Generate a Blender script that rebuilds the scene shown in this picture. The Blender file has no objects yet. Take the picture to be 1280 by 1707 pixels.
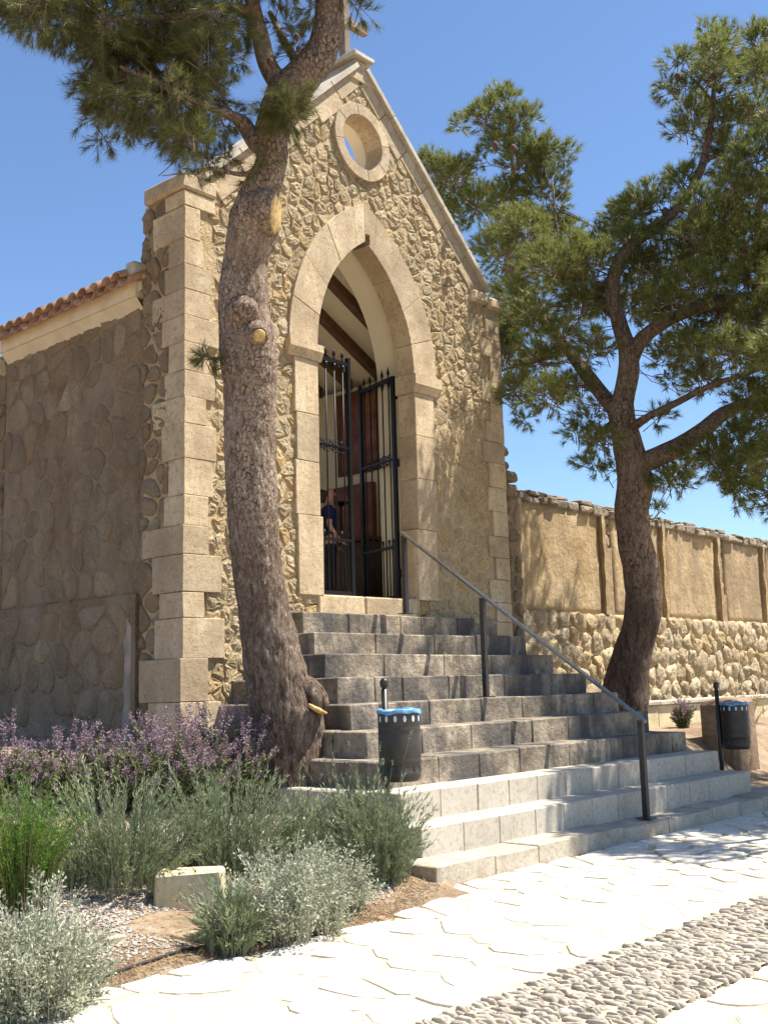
import bpy, math, random
import numpy as np
from mathutils import Vector, Matrix, noise
from mathutils.geometry import tessellate_polygon
rad = math.radians
sc = bpy.context.scene
col = sc.collection
# ------------------------------------------------------------------ camera
CAM = np.array([-8.1028, -7.5013, 1.2268])
CR = np.array([0.67246143, -0.73964887, -0.02674282])
CU = np.array([-0.09653781, -0.12347784, 0.98764046])
CD = np.array([0.73380929, 0.66156842, 0.15443817])
F = 1847.14
cam_d = bpy.data.cameras.new('camera'); cam = bpy.data.objects.new('camera', cam_d); col.objects.link(cam)
cam_d.sensor_fit = 'HORIZONTAL'; cam_d.sensor_width = 36; cam_d.lens = 36 * F / 1280
cam_d.clip_start = 0.05; cam_d.clip_end = 3000
cam.matrix_world = Matrix(((CR[0], CU[0], -CD[0], CAM[0]), (CR[1], CU[1], -CD[1], CAM[1]), (CR[2], CU[2], -CD[2], CAM[2]), (0, 0, 0, 1)))
sc.camera = cam
# ------------------------------------------------------------------ sky, sun, exposure
SUN = Vector((0.325, -0.315, 0.89)).normalized()
w = bpy.data.worlds.new('World'); sc.world = w; w.use_nodes = True
nt = w.node_tree; bg = nt.nodes['Background']; sky = nt.nodes.new('ShaderNodeTexSky')
sky.sky_type = 'NISHITA'; sky.sun_disc = False
sky.sun_elevation = math.asin(SUN.z); sky.sun_rotation = math.atan2(SUN.x, SUN.y)
sky.air_density = 1.0; sky.dust_density = 0.2; sky.ozone_density = 6.0; sky.altitude = 200
nt.links.new(sky.outputs[0], bg.inputs[0]); bg.inputs[1].default_value = 0.09
sl = bpy.data.lights.new('sun', 'SUN'); sl.energy = 4.9; sl.angle = rad(0.53); sl.color = (1.0, 0.95, 0.86)
so = bpy.data.objects.new('sun', sl); col.objects.link(so); so.rotation_euler = SUN.to_track_quat('Z', 'Y').to_euler(); so.location = (6, -10, 20)
sc.view_settings.view_transform = 'Standard'; sc.view_settings.look = 'None'; sc.view_settings.gamma = 1
sc.view_settings.use_curve_mapping = False
sc.view_settings.exposure = 1.14

RND = random.Random(5)
# ------------------------------------------------------------------ pixel helpers (photograph pixels, 1280 wide)
def ray(px, py): return CD + CR * (px - 640) / F + CU * (853.5 - py) / F
def at_depth(px, py, dep): return CAM + ray(px, py) * dep
def at_y(px, py, y): v = ray(px, py); return CAM + v * (y - CAM[1]) / v[1]
def at_z(px, py, z): v = ray(px, py); return CAM + v * (z - CAM[2]) / v[2]

def lerp_tab(tab, t):
    if t <= tab[0][0]: return tab[0][1]
    for (a, va), (b, vb) in zip(tab, tab[1:]):
        if t <= b: k = (t - a) / (b - a); return va + (vb - va) * k
    return tab[-1][1]
PROF_L = [(-3.45, -0.012), (-3.2, 0.03), (-1.2, 0.34), (0.0, 0.66), (1.0, 0.82), (40, 0.9)]
PROF_R = [(-3.0, -0.02), (-2.5, 0.03), (-1.85, 0.10), (-1.4, 0.48), (-1.0, 0.58), (-0.2, 0.62), (0.2, 0.62), (40, 0.9)]
def terrain(x, y):
    if y < -3.5 or (x > -2.78 and y < -3.0): return -0.03
    k = min(1, max(0, (x + 1.0) / 2.0))
    z = lerp_tab(PROF_L, y) * (1 - k) + lerp_tab(PROF_R, y) * k
    if y > -3.2 and abs(x) < 14:
        z += 0.025 * noise.noise((x * 2.1, y * 2.1, 3.0)) * min(1, (y + 3.2) * 2)
    return z
def ground_px(px, py):
    v = ray(px, py); t = 3.0
    while t < 40:
        p = CAM + v * t
        if p[2] < terrain(p[0], p[1]): return p
        t += 0.01
    return CAM + v * 12

# ------------------------------------------------------------------ materials
def mat(name):
    m = bpy.data.materials.new(name); m.use_nodes = True
    n = m.node_tree; b = n.nodes['Principled BSDF']
    b.inputs['Specular IOR Level'].default_value = 0.25
    return m, n, b
def nn(n, t, **k):
    o = n.nodes.new(t)
    for a, v in k.items(): setattr(o, a, v)
    return o
def ramp(n, src, stops):
    r = nn(n, 'ShaderNodeValToRGB'); e = r.color_ramp.elements
    e[0].position = stops[0][0]; e[0].color = (*stops[0][1], 1)
    e[1].position = stops[-1][0]; e[1].color = (*stops[-1][1], 1)
    for p, c in stops[1:-1]:
        q = e.new(p); q.color = (*c, 1)
    n.links.new(src, r.inputs[0]); return r.outputs[0]
def mix(n, fac, a, b, mode='MIX'):
    o = nn(n, 'ShaderNodeMix', data_type='RGBA', blend_type=mode)
    if isinstance(fac, (int, float)): o.inputs[0].default_value = fac
    else: n.links.new(fac, o.inputs[0])
    for s, v in ((6, a), (7, b)):
        if isinstance(v, tuple): o.inputs[s].default_value = (*v, 1)
        else: n.links.new(v, o.inputs[s])
    return o.outputs[2]
def tex(n, scale, detail=6, rough=0.6, stretch=None, kind='noise', coord='pos', off=(0, 0, 0)):
    if coord == 'pos': g = nn(n, 'ShaderNodeNewGeometry').outputs['Position']
    else: g = nn(n, 'ShaderNodeTexCoord').outputs['Object']
    if stretch or any(off):
        mp = nn(n, 'ShaderNodeMapping'); n.links.new(g, mp.inputs[0]); mp.inputs['Location'].default_value = off
        if stretch: mp.inputs['Scale'].default_value = stretch
        g = mp.outputs[0]
    if kind == 'noise':
        t = nn(n, 'ShaderNodeTexNoise'); t.inputs['Scale'].default_value = scale; t.inputs['Detail'].default_value = detail
        t.inputs['Roughness'].default_value = rough; n.links.new(g, t.inputs['Vector']); return t.outputs['Fac']
    t = nn(n, 'ShaderNodeTexVoronoi'); t.inputs['Scale'].default_value = scale
    t.feature = 'DISTANCE_TO_EDGE' if kind == 'edge' else 'F1'
    n.links.new(g, t.inputs['Vector']); return t.outputs['Distance']
def math_n(n, op, a, b=0.0):
    o = nn(n, 'ShaderNodeMath', operation=op)
    for i, v in ((0, a), (1, b)):
        if isinstance(v, (int, float)): o.inputs[i].default_value = v
        else: n.links.new(v, o.inputs[i])
    return o.outputs[0]
def bump(n, b, layers):
    prev = None
    for src, strength, dist in layers:
        o = nn(n, 'ShaderNodeBump'); o.inputs['Strength'].default_value = strength; o.inputs['Distance'].default_value = dist
        n.links.new(src, o.inputs['Height'])
        if prev is not None: n.links.new(prev, o.inputs['Normal'])
        prev = o.outputs[0]
    n.links.new(prev, b.inputs['Normal'])
def obj_random(n): return nn(n, 'ShaderNodeObjectInfo').outputs['Random']

def stone_mat(name, dark, mid, light, scale=6, rnd=0.25, b1=(14, .6, .02), b2=(70, .5, .004), pits=0.0, stain=None, rough=.92, tint=None, island=False):
    m, n, b = mat(name)
    t = tex(n, scale, 8, .65)
    c = ramp(n, t, [(0.28, dark), (0.5, mid), (0.72, light)])
    r = nn(n, 'ShaderNodeNewGeometry').outputs['Random Per Island'] if island else obj_random(n)
    if tint:
        f = math_n(n, 'FRACT', math_n(n, 'MULTIPLY', r, 7.31)); c = mix(n, ramp(n, f, [(.55, (0, 0, 0)), (1.0, (.75, .75, .75))]), c, tint)
        f = math_n(n, 'FRACT', math_n(n, 'MULTIPLY', r, 13.7)); c = mix(n, ramp(n, f, [(.65, (0, 0, 0)), (1.0, (.6, .6, .6))]), c, tuple(x * k for x, k in zip(light, (.95, .95, .94))))
    v = math_n(n, 'MULTIPLY_ADD', r, rnd); n.nodes[-1].inputs[2].default_value = 1 - rnd * .62
    cc = nn(n, 'ShaderNodeCombineColor'); [n.links.new(v, cc.inputs[i]) for i in range(3)]
    c = mix(n, 1.0, c, cc.outputs[0], 'MULTIPLY')
    t2 = tex(n, scale * 9, 5, .7, off=(3, 7, 1))
    c = mix(n, ramp(n, t2, [(0.33, (.55, .55, .55)), (0.5, (0, 0, 0))]), c, tuple(x * .55 for x in dark))
    if stain:
        sc_, amount, colr = stain
        t3 = tex(n, sc_, 5, .6, stretch=(1, 1, .35), off=(9, 2, 4))
        c = mix(n, ramp(n, t3, [(.44, (0, 0, 0)), (.60, (amount,) * 3)]), c, colr)
    layers = [(tex(n, b1[0], 7, .62), b1[1], b1[2]), (tex(n, b2[0], 4, .7, off=(1, 1, 1)), b2[1], b2[2])]
    if pits:
        pv = tex(n, 42, kind='f1'); pt = tex(n, 9, 3)
        h = ramp(n, math_n(n, 'ADD', pv, math_n(n, 'MULTIPLY', pt, .5)), [(.30, (0, 0, 0)), (.44, (1, 1, 1))])
        layers.append((h, pits, .008)); c = mix(n, ramp(n, h, [(0, (.6, .6, .6)), (1, (0, 0, 0))]), c, tuple(x * .5 for x in dark))
    bump(n, b, layers)
    n.links.new(c, b.inputs['Base Color']); b.inputs['Roughness'].default_value = rough
    return m
def plain(name, c, rough=.6, metal=0, var=.0, scale=20, bmp=0):
    m, n, b = mat(name); b.inputs['Base Color'].default_value = (*c, 1); b.inputs['Roughness'].default_value = rough; b.inputs['Metallic'].default_value = metal
    if var:
        cc = ramp(n, tex(n, scale, 6), [(.3, tuple(x * (1 - var) for x in c)), (.7, tuple(min(1, x * (1 + var)) for x in c))]); n.links.new(cc, b.inputs['Base Color'])
    if bmp: bump(n, b, [(tex(n, scale * 2, 6), bmp, .01)])
    return m
def leaf_mat(name, cols, rough=.55, trans=.35, spread=.2):
    m, n, b = mat(name)
    g = nn(n, 'ShaderNodeNewGeometry')
    c = ramp(n, g.outputs['Random Per Island'], [(i / (len(cols) - 1), q) for i, q in enumerate(cols)])
    t = tex(n, 2.2, 3)
    c = mix(n, ramp(n, t, [(.35, (0, 0, 0)), (.7, (spread * 2,) * 3)]), c, cols[len(cols) // 2])
    n.links.new(c, b.inputs['Base Color']); b.inputs['Roughness'].default_value = rough
    tr = nn(n, 'ShaderNodeBsdfTranslucent'); n.links.new(c, tr.inputs[0])
    ms = nn(n, 'ShaderNodeMixShader'); ms.inputs[0].default_value = trans
    n.links.new(b.outputs[0], ms.inputs[1]); n.links.new(tr.outputs[0], ms.inputs[2])
    n.links.new(ms.outputs[0], n.nodes['Material Output'].inputs[0])
    return m

M = {}
M['rubble'] = stone_mat('honey_rubble', (.38, .275, .145), (.54, .42, .25), (.66, .55, .37), 6, .34, (34, 1.0, .04), (100, .9, .010), tint=(.56, .385, .175))
M['ashlar'] = stone_mat('pale_ashlar', (.39, .285, .17), (.56, .435, .275), (.65, .53, .36), 2.6, .3, (11, .45, .02), (70, .7, .005), pits=1.0, stain=(2.6, .55, (.34, .25, .16)))
M['mortar'] = stone_mat('sandy_mortar', (.36, .26, .135), (.48, .36, .205), (.57, .45, .28), 7, 0, (24, .9, .03), (80, .7, .006))
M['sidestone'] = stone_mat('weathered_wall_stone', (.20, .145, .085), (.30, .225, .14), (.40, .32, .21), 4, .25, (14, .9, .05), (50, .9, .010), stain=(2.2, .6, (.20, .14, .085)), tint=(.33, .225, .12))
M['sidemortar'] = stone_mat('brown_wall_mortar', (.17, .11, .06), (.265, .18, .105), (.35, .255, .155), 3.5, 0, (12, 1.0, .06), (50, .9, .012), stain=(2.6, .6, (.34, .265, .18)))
M['stair'] = stone_mat('worn_stair_stone', (.10, .082, .064), (.29, .237, .172), (.58, .485, .36), 2.6, .12, (14, .7, .03), (60, .9, .006), pits=.9, stain=(3.4, .8, (.07, .066, .066)))
M['stairmortar'] = stone_mat('stair_mortar', (.25, .21, .16), (.38, .33, .26), (.46, .4, .32), 8, 0)
M['newstep'] = stone_mat('pale_new_stone', (.40, .355, .285), (.475, .425, .345), (.53, .48, .40), 3, .08, (25, .3, .006), (130, .6, .002))
M['kerb'] = stone_mat('kerb_limestone', (.32, .27, .20), (.44, .385, .30), (.52, .465, .38), 5, .12, (16, .6, .015), (60, .6, .004))
M['paving'] = stone_mat('paving_limestone', (.62, .57, .48), (.70, .66, .57), (.75, .71, .63), 3.5, .14, (14, .6, .014), (60, .6, .004), stain=(4, .5, (.52, .43, .30)), tint=(.66, .58, .44))
M['pathsand'] = stone_mat('sandy_joint', (.42, .345, .23), (.52, .44, .31), (.58, .50, .37), 9, 0, (40, .6, .008), (150, .6, .003))
M['cobble'] = stone_mat('edge_set_pebble', (.30, .255, .20), (.45, .39, .31), (.57, .51, .42), 9, .55, (30, .4, .006), (120, .4, .002), island=True)
M['soil'] = stone_mat('dry_soil', (.17, .115, .07), (.29, .205, .13), (.42, .33, .23), 2.2, 0, (18, .8, .03), (90, .9, .008))
M['gravel'] = stone_mat('grey_gravel', (.26, .22, .18), (.42, .37, .32), (.55, .5, .44), 30, 0, (60, .3, .004), (200, .3, .001))
M['plaster'] = stone_mat('ochre_render', (.31, .21, .10), (.45, .325, .175), (.57, .44, .265), 2.4, .12, (8, .7, .04), (45, .8, .009), stain=(2.4, .75, (.26, .19, .115)))
M['boundstone'] = stone_mat('boundary_rubble', (.32, .24, .14), (.48, .38, .24), (.62, .52, .36), 5, .3, (18, .9, .035), (60, .8, .008), tint=(.50, .36, .18))
M['boundtop'] = stone_mat('dark_wall_top', (.14, .11, .08), (.28, .23, .17), (.42, .36, .27), 6, .3, (16, .9, .03), (60, .7, .006))
M['brownblock'] = stone_mat('brown_block', (.16, .10, .06), (.26, .18, .115), (.36, .26, .17), 3, 0, (10, .7, .03), (60, .8, .006))
M['cutstone'] = stone_mat('yellow_cut_stone', (.50, .42, .24), (.62, .54, .34), (.70, .63, .44), 4, 0, (16, .4, .01), (80, .5, .003))
M['cream'] = plain('cream_plaster', (.80, .72, .54), .9, 0, .04, 2, .08)
M['fascia'] = plain('cream_fascia', (.66, .56, .38), .9, 0, .12, 5, .15)
M['coping'] = stone_mat('pale_coping', (.38, .32, .24), (.50, .44, .34), (.58, .52, .42), 5, .1, (12, .3, .01), (90, .5, .003))
M['tile'] = stone_mat('terracotta_tile', (.30, .16, .09), (.46, .27, .17), (.62, .45, .32), 7, .4, (20, .3, .008), (90, .4, .003))
M['timber'] = plain('dark_timber', (.12, .065, .035), .7, 0, .3, 9, .2)
M['iron'] = plain('black_iron', (.014, .014, .016), .42, .35)
M['steel'] = plain('grey_painted_steel', (.055, .052, .05), .38, .55, .2, 30)
M['railtop'] = plain('worn_handrail_steel', (.15, .147, .143), .26, .8, .3, 30)
M['bin'] = plain('brown_grey_bin_metal', (.058, .05, .042), .42, .3, .2, 12)
M['bag'] = plain('blue_plastic_liner', (.13, .32, .52), .25, 0, .35, 25, .3)
M['hole'] = plain('slot_liner', (.45, .55, .66), .5)
M['cut'] = plain('fresh_cut_wood', (.50, .345, .14), .85, 0, .5, 22, .7)
M['cement'] = plain('grey_cement', (.33, .275, .215), .95, 0, .25, 6, .6)
M['hose'] = plain('black_hose', (.03, .03, .032), .45)
M['painting'] = stone_mat('old_painting', (.09, .025, .015), (.20, .07, .04), (.33, .15, .09), 3.2, 0, (5, .05, .01), (30, .05, .002), rough=.5)
M['redpanel'] = stone_mat('red_brown_altar', (.05, .02, .013), (.11, .045, .03), (.17, .08, .05), 4, 0, (5, .1, .01), (40, .1, .002), rough=.5)
M['skin'] = plain('skin', (.50, .27, .18), .55)
M['hair'] = plain('brown_hair', (.045, .022, .013), .5)
M['navy'] = plain('navy_cloth', (.012, .018, .06), .85)
M['white'] = plain('white_cloth', (.66, .66, .68), .85)
M['dark'] = plain('dark_cloth', (.02, .02, .024), .85)
M['wood'] = plain('weathered_cross_wood', (.22, .17, .12), .8, 0, .3, 14, .3)
M['cone'] = plain('pine_cone', (.10, .06, .035), .8)
M['twig'] = plain('twig', (.19, .135, .09), .85)

def bark_mat(name, scale, cols, crack, strength, stretch):
    m, n, b = mat(name)
    e = tex(n, scale, kind='edge', stretch=stretch)
    wob = tex(n, scale * 1.6, 5, .7, stretch=stretch)
    ee = math_n(n, 'ADD', e, math_n(n, 'MULTIPLY', math_n(n, 'SUBTRACT', wob, .5), .36))
    t = tex(n, 3, 6, .7, stretch=(1, 1, .6)); t2 = tex(n, 26, 5, .7, stretch=(1, 1, .45))
    c = ramp(n, t, [(.3, cols[0]), (.5, cols[1]), (.7, cols[2])])
    c = mix(n, ramp(n, t2, [(.40, (.85, .85, .85)), (.54, (0, 0, 0))]), c, tuple(x * .8 for x in cols[0]))
    t4 = tex(n, 48, 4, .7, stretch=(1, 1, .6), off=(2, 2, 8)); c = mix(n, ramp(n, t4, [(.52, (0, 0, 0)), (.66, (.7, .7, .7))]), c, tuple(x * 1.25 for x in cols[2]))
    # plated bark above, long furrowed flakes below: the pattern changes, not the tone
    z = nn(n, 'ShaderNodeSeparateXYZ'); n.links.new(nn(n, 'ShaderNodeNewGeometry').outputs['Position'], z.inputs[0])
    lo = math_n(n, 'ADD', z.outputs[2], math_n(n, 'MULTIPLY', t, 1.4))
    plate = ramp(n, math_n(n, 'MULTIPLY', lo, .25), [(.50, (0, 0, 0)), (.85, (1, 1, 1))])
    wm = ramp(n, tex(n, 2.3, 4, off=(5, 5, 5)), [(.36, (.15, .15, .15)), (.58, (1, 1, 1))])
    cm = math_n(n, 'MULTIPLY', math_n(n, 'MULTIPLY', ramp(n, ee, [(.004, (1, 1, 1)), (.045, (0, 0, 0))]), plate), wm)
    c = mix(n, cm, c, crack)
    fl = tex(n, 30, kind='edge', stretch=(1, 1, .28)); fur = tex(n, 15, 7, .75, stretch=(1, 1, .2))
    fm = ramp(n, fur, [(.36, (1, 1, 1)), (.52, (0, 0, 0))])
    c = mix(n, math_n(n, 'MULTIPLY', fm, math_n(n, 'SUBTRACT', 1.0, math_n(n, 'MULTIPLY', plate, .8))), c, crack)
    n.links.new(c, b.inputs['Base Color']); b.inputs['Roughness'].default_value = .95
    hp = math_n(n, 'MULTIPLY', math_n(n, 'MULTIPLY', ramp(n, ee, [(0, (0, 0, 0)), (.07, (1, 1, 1))]), plate), wm)
    hf = math_n(n, 'MULTIPLY', math_n(n, 'ADD', fur, math_n(n, 'MULTIPLY', fl, .6)), math_n(n, 'SUBTRACT', 1.15, plate))
    bump(n, b, [(hp, strength, .02), (t2, 1.0, .04), (hf, 1.0, .11)])
    return m
M['bark'] = bark_mat('pine_bark', 27, [(.22, .15, .105), (.345, .25, .18), (.50, .40, .31)], (.095, .058, .04), 1.0, (1, 1, .8))
M['bark2'] = bark_mat('pine_bark_grey', 15, [(.17, .115, .08), (.27, .19, .135), (.36, .27, .2)], (.07, .04, .028), .7, (1, 1, .6))
M['needle'] = leaf_mat('pine_needles', [(.05, .066, .018), (.10, .125, .03), (.16, .175, .05), (.21, .20, .085), (.22, .145, .065)], .45, .35)
M['needle2'] = leaf_mat('pine_needles_far', [(.065, .095, .022), (.12, .16, .034), (.19, .23, .052), (.25, .27, .08), (.30, .30, .11), (.26, .19, .08)], .45, .4)
M['lav'] = leaf_mat('lavender_leaf', [(.11, .14, .065), (.24, .28, .15), (.38, .41, .265)], .65, .2)
M['lavstem'] = plain('lavender_stem', (.26, .28, .17), .8)
M['silver'] = leaf_mat('silver_leaf', [(.16, .18, .09), (.34, .355, .24), (.58, .58, .47)], .75, .2)
M['silverstem'] = plain('silver_stem', (.36, .35, .27), .85)
M['sage'] = leaf_mat('sage_leaf', [(.10, .12, .045), (.18, .205, .085), (.24, .25, .12)], .7, .3)
M['purple'] = leaf_mat('purple_flower', [(.20, .13, .15), (.33, .23, .265), (.46, .35, .38)], .8, .25)
M['bright'] = leaf_mat('bright_green_leaf', [(.04, .11, .008), (.09, .22, .018), (.17, .33, .035)], .6, .35)
M['drystem'] = plain('dry_stem', (.30, .21, .12), .9)
M['dryleaf'] = leaf_mat('dry_leaf', [(.30, .19, .09), (.42, .30, .15), (.5, .38, .2)], .9, .2)

# ------------------------------------------------------------------ object helpers
def link(o, parent=None):
    col.objects.link(o)
    if parent is not None: o.parent = parent
    return o
def mesh_obj(name, verts, faces, material, parent=None, smooth=False, loc=None):
    me = bpy.data.meshes.new(name)
    if loc is not None: verts = [(v[0] - loc[0], v[1] - loc[1], v[2] - loc[2]) for v in verts]
    me.from_pydata([tuple(map(float, v)) for v in verts], [], faces); me.materials.append(material)
    if smooth: me.polygons.foreach_set('use_smooth', [True] * len(me.polygons))
    me.update()
    o = bpy.data.objects.new(name, me)
    link(o, parent)
    if loc is not None:
        o.location = Vector(map(float, loc)) - (parent_world(parent) if parent is not None else Vector())
    elif parent is not None: o.location = -parent_world(parent)
    return o
def parent_world(p):
    v = Vector()
    while p is not None: v += p.location; p = p.parent
    return v
def tri_obj(name, V, material, parent=None, smooth=False):
    """V: (n,3,3) triangle soup as one mesh, quick."""
    n = len(V); me = bpy.data.meshes.new(name)
    me.vertices.add(n * 3); me.vertices.foreach_set('co', np.ascontiguousarray(V, dtype=np.float32).ravel())
    me.loops.add(n * 3); me.loops.foreach_set('vertex_index', np.arange(n * 3, dtype=np.int32))
    me.polygons.add(n); me.polygons.foreach_set('loop_start', np.arange(0, n * 3, 3, dtype=np.int32))
    me.materials.append(material); me.update(calc_edges=True); me.validate()
    o = bpy.data.objects.new(name, me); link(o, parent)
    if parent is not None: o.location = -parent_world(parent)
    return o
def empty(name, loc, label, cat, group=None):
    o = bpy.data.objects.new(name, None); o.location = Vector(map(float, loc)); o.empty_display_size = .2; col.objects.link(o); tag(o, label, cat, group); return o
def tag(o, label=None, cat=None, group=None, kind=None):
    if label: o['label'] = label
    if cat: o['category'] = cat
    if group: o['group'] = group
    if kind: o['kind'] = kind
    return o

def frame(origin, u, v):
    o = np.array(origin, float); u = np.array(u, float); v = np.array(v, float); n = np.cross(u, v)
    return lambda a, b, c: o + u * a + v * b + n * c
FAC = frame((0, 0, 0), (1, 0, 0), (0, 0, 1))            # normal = (1,0,0)x(0,0,1) = (0,-1,0): faces the viewer
def block(name, lo, hi, material, parent, ch=.012, jit=.004, seed=None):
    """chamfered, slightly uneven cut stone"""
    r = random.Random(seed if seed is not None else RND.random())
    c = [(lo[i] + hi[i]) / 2 for i in range(3)]; h = [(hi[i] - lo[i]) / 2 for i in range(3)]
    ch = min(ch, *(x * .45 for x in h))
    V = []; idx = {}
    for sx in (-1, 1):
        for sy in (-1, 1):
            for sz in (-1, 1):
                j = [r.uniform(-jit, jit) for _ in range(3)]
                for k in range(3):
                    p = [sx * (h[0] - (0 if k == 0 else ch)), sy * (h[1] - (0 if k == 1 else ch)), sz * (h[2] - (0 if k == 2 else ch))]
                    idx[(sx, sy, sz, k)] = len(V); V.append([c[i] + p[i] + j[i] for i in range(3)])
    Fc = []
    def quad(*q): Fc.append([idx[a] for a in q])
    for s in (-1, 1):
        quad((s, -1, -1, 0), (s, 1, -1, 0), (s, 1, 1, 0), (s, -1, 1, 0))
        quad((-1, s, -1, 1), (1, s, -1, 1), (1, s, 1, 1), (-1, s, 1, 1))
        quad((-1, -1, s, 2), (1, -1, s, 2), (1, 1, s, 2), (-1, 1, s, 2))
    for a in (-1, 1):
        for b in (-1, 1):
            quad((a, b, -1, 0), (a, b, 1, 0), (a, b, 1, 1), (a, b, -1, 1))
            quad((a, -1, b, 0), (a, 1, b, 0), (a, 1, b, 2), (a, -1, b, 2))
            quad((-1, a, b, 1), (1, a, b, 1), (1, a, b, 2), (-1, a, b, 2))
            for d in (-1, 1): Fc.append([idx[(a, b, d, k)] for k in range(3)])
    return fix(mesh_obj(name, V, Fc, material, parent, loc=c))
def fix(o):
    import bmesh
    bm = bmesh.new(); bm.from_mesh(o.data); bmesh.ops.recalc_face_normals(bm, faces=bm.faces[:]); bm.to_mesh(o.data); bm.free(); return o
def prism(name, poly, c0, c1, fr, material, parent, ch=.01):
    """polygon in a frame's (u,v) extruded from c0 (back) to c1 (front) with a chamfered front edge"""
    P = np.array(poly, float); ce = P.mean(0); n = len(P)
    d = P - ce; L = np.linalg.norm(d, axis=1, keepdims=True); Q = ce + d * np.maximum(.3, (1 - ch * 1.3 / np.maximum(L, 1e-4)))
    V = [fr(a, b, c0) for a, b in P] + [fr(a, b, c1 - ch) for a, b in P] + [fr(a, b, c1) for a, b in Q]
    Fc = [list(range(n))[::-1], [2 * n + i for i in range(n)]]
    for i in range(n):
        j = (i + 1) % n
        Fc += [[i, j, n + j, n + i], [n + i, n + j, 2 * n + j, 2 * n + i]]
    return fix(mesh_obj(name, V, Fc, material, parent, loc=fr(ce[0], ce[1], c1)))
def clip(poly, px, py, nx, ny):
    out = []
    for i in range(len(poly)):
        a, b = poly[i], poly[(i + 1) % len(poly)]
        da = (a[0] - px) * nx + (a[1] - py) * ny; db = (b[0] - px) * nx + (b[1] - py) * ny
        if da <= 0: out.append(a)
        if (da < 0 < db) or (db < 0 < da):
            t = da / (da - db); out.append((a[0] + (b[0] - a[0]) * t, a[1] + (b[1] - a[1]) * t))
    return out
def voronoi(u0, u1, v0, v1, du, dv, seed, jit=.75, drop=0.0):
    r = random.Random(seed); S = []
    nu = max(1, round((u1 - u0) / du)); nv = max(1, round((v1 - v0) / dv)); du = (u1 - u0) / nu; dv = (v1 - v0) / nv
    for j in range(nv):
        for i in range(nu + 1):
            S.append((u0 + (i + .5 * (j % 2) + r.uniform(-.5, .5) * jit) * du, v0 + (j + .5 + r.uniform(-.5, .5) * jit) * dv))
    S = [s for s in S if u0 <= s[0] <= u1 and r.random() > drop]
    A = np.array(S); cells = []
    for i, s in enumerate(S):
        d = A - s; q = (d[:, 0] / du) ** 2 + (d[:, 1] / dv) ** 2
        poly = [(s[0] - 2 * du, s[1] - 2 * dv), (s[0] + 2 * du, s[1] - 2 * dv), (s[0] + 2 * du, s[1] + 2 * dv), (s[0] - 2 * du, s[1] + 2 * dv)]
        for k in np.argsort(q)[1:18]:
            t = A[k]; poly = clip(poly, (s[0] + t[0]) / 2, (s[1] + t[1]) / 2, t[0] - s[0], t[1] - s[1])
            if len(poly) < 3: break
        for (px, py, nx, ny) in ((u0, 0, -1, 0), (u1, 0, 1, 0), (0, v0, 0, -1), (0, v1, 0, 1)):
            if len(poly) >= 3: poly = clip(poly, px, py, nx, ny)
        if len(poly) >= 3: cells.append((s, poly))
    return cells
def area(P): return .5 * abs(sum(P[i][0] * P[i - 1][1] - P[i - 1][0] * P[i][1] for i in range(len(P))))
def rubble_geo(poly, gap, h, rough, r, depth=.05, edge=.2):
    """one rough stone: polygon face, rounded shoulder, uneven top. returns verts (u,v,n), faces"""
    P = np.array(poly, float); ce = P.mean(0)
    if edge < .16:                                   # worn field stones: corners cut twice
        for _ in range(1): P = np.array([p for i in range(len(P)) for p in (P[i] * .75 + P[(i + 1) % len(P)] * .25, P[i] * .25 + P[(i + 1) % len(P)] * .75)])
        P = P + np.array([[r.uniform(-.008, .008), r.uniform(-.008, .008)] for _ in P])
    Q = []
    for i in range(len(P)):
        a, b = P[i], P[(i + 1) % len(P)]; L = np.linalg.norm(b - a)
        if L < .012: continue
        k = max(1, min(3, int(L / .06)))
        for t in range(k): Q.append(a + (b - a) * (t + .18 * (t == 0)) / k)
    if len(Q) < 3: Q = list(P)
    Q = np.array(Q); n = len(Q); d = Q - ce; L = np.linalg.norm(d, axis=1, keepdims=True)
    R0 = np.maximum(.25 * L, L - gap); dirs = d / np.maximum(L, 1e-5)
    tilt = (r.uniform(-1, 1) * rough * .35, r.uniform(-1, 1) * rough * .35); hh = h * r.uniform(.7, 1.25)
    V = []; size = float(L.mean())
    for s, hk, jj in ((1.0, -depth, 0), (1.0, hh * edge, .03), (.88, hh * .7, .05), (.66, hh * .92, .09), (.34, hh, .14)):
        for i in range(n):
            p = ce + dirs[i] * R0[i] * s * (1 + r.uniform(-jj, jj))
            z = hk
            if hk > 0: z += (tilt[0] * dirs[i][0] + tilt[1] * dirs[i][1]) * s * hh * 2 + r.uniform(-1, 1) * rough * hh * (.55 if s < .99 else .2)
            V.append((p[0], p[1], z))
    V.append((ce[0], ce[1], hh * r.uniform(.9, 1.25)))
    Fc = []
    for k in range(4):
        for i in range(n):
            j = (i + 1) % n; Fc.append((k * n + i, k * n + j, (k + 1) * n + j, (k + 1) * n + i))
    for i in range(n): Fc.append((4 * n + i, 4 * n + (i + 1) % n, 5 * n))
    return V, Fc, ce
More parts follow.
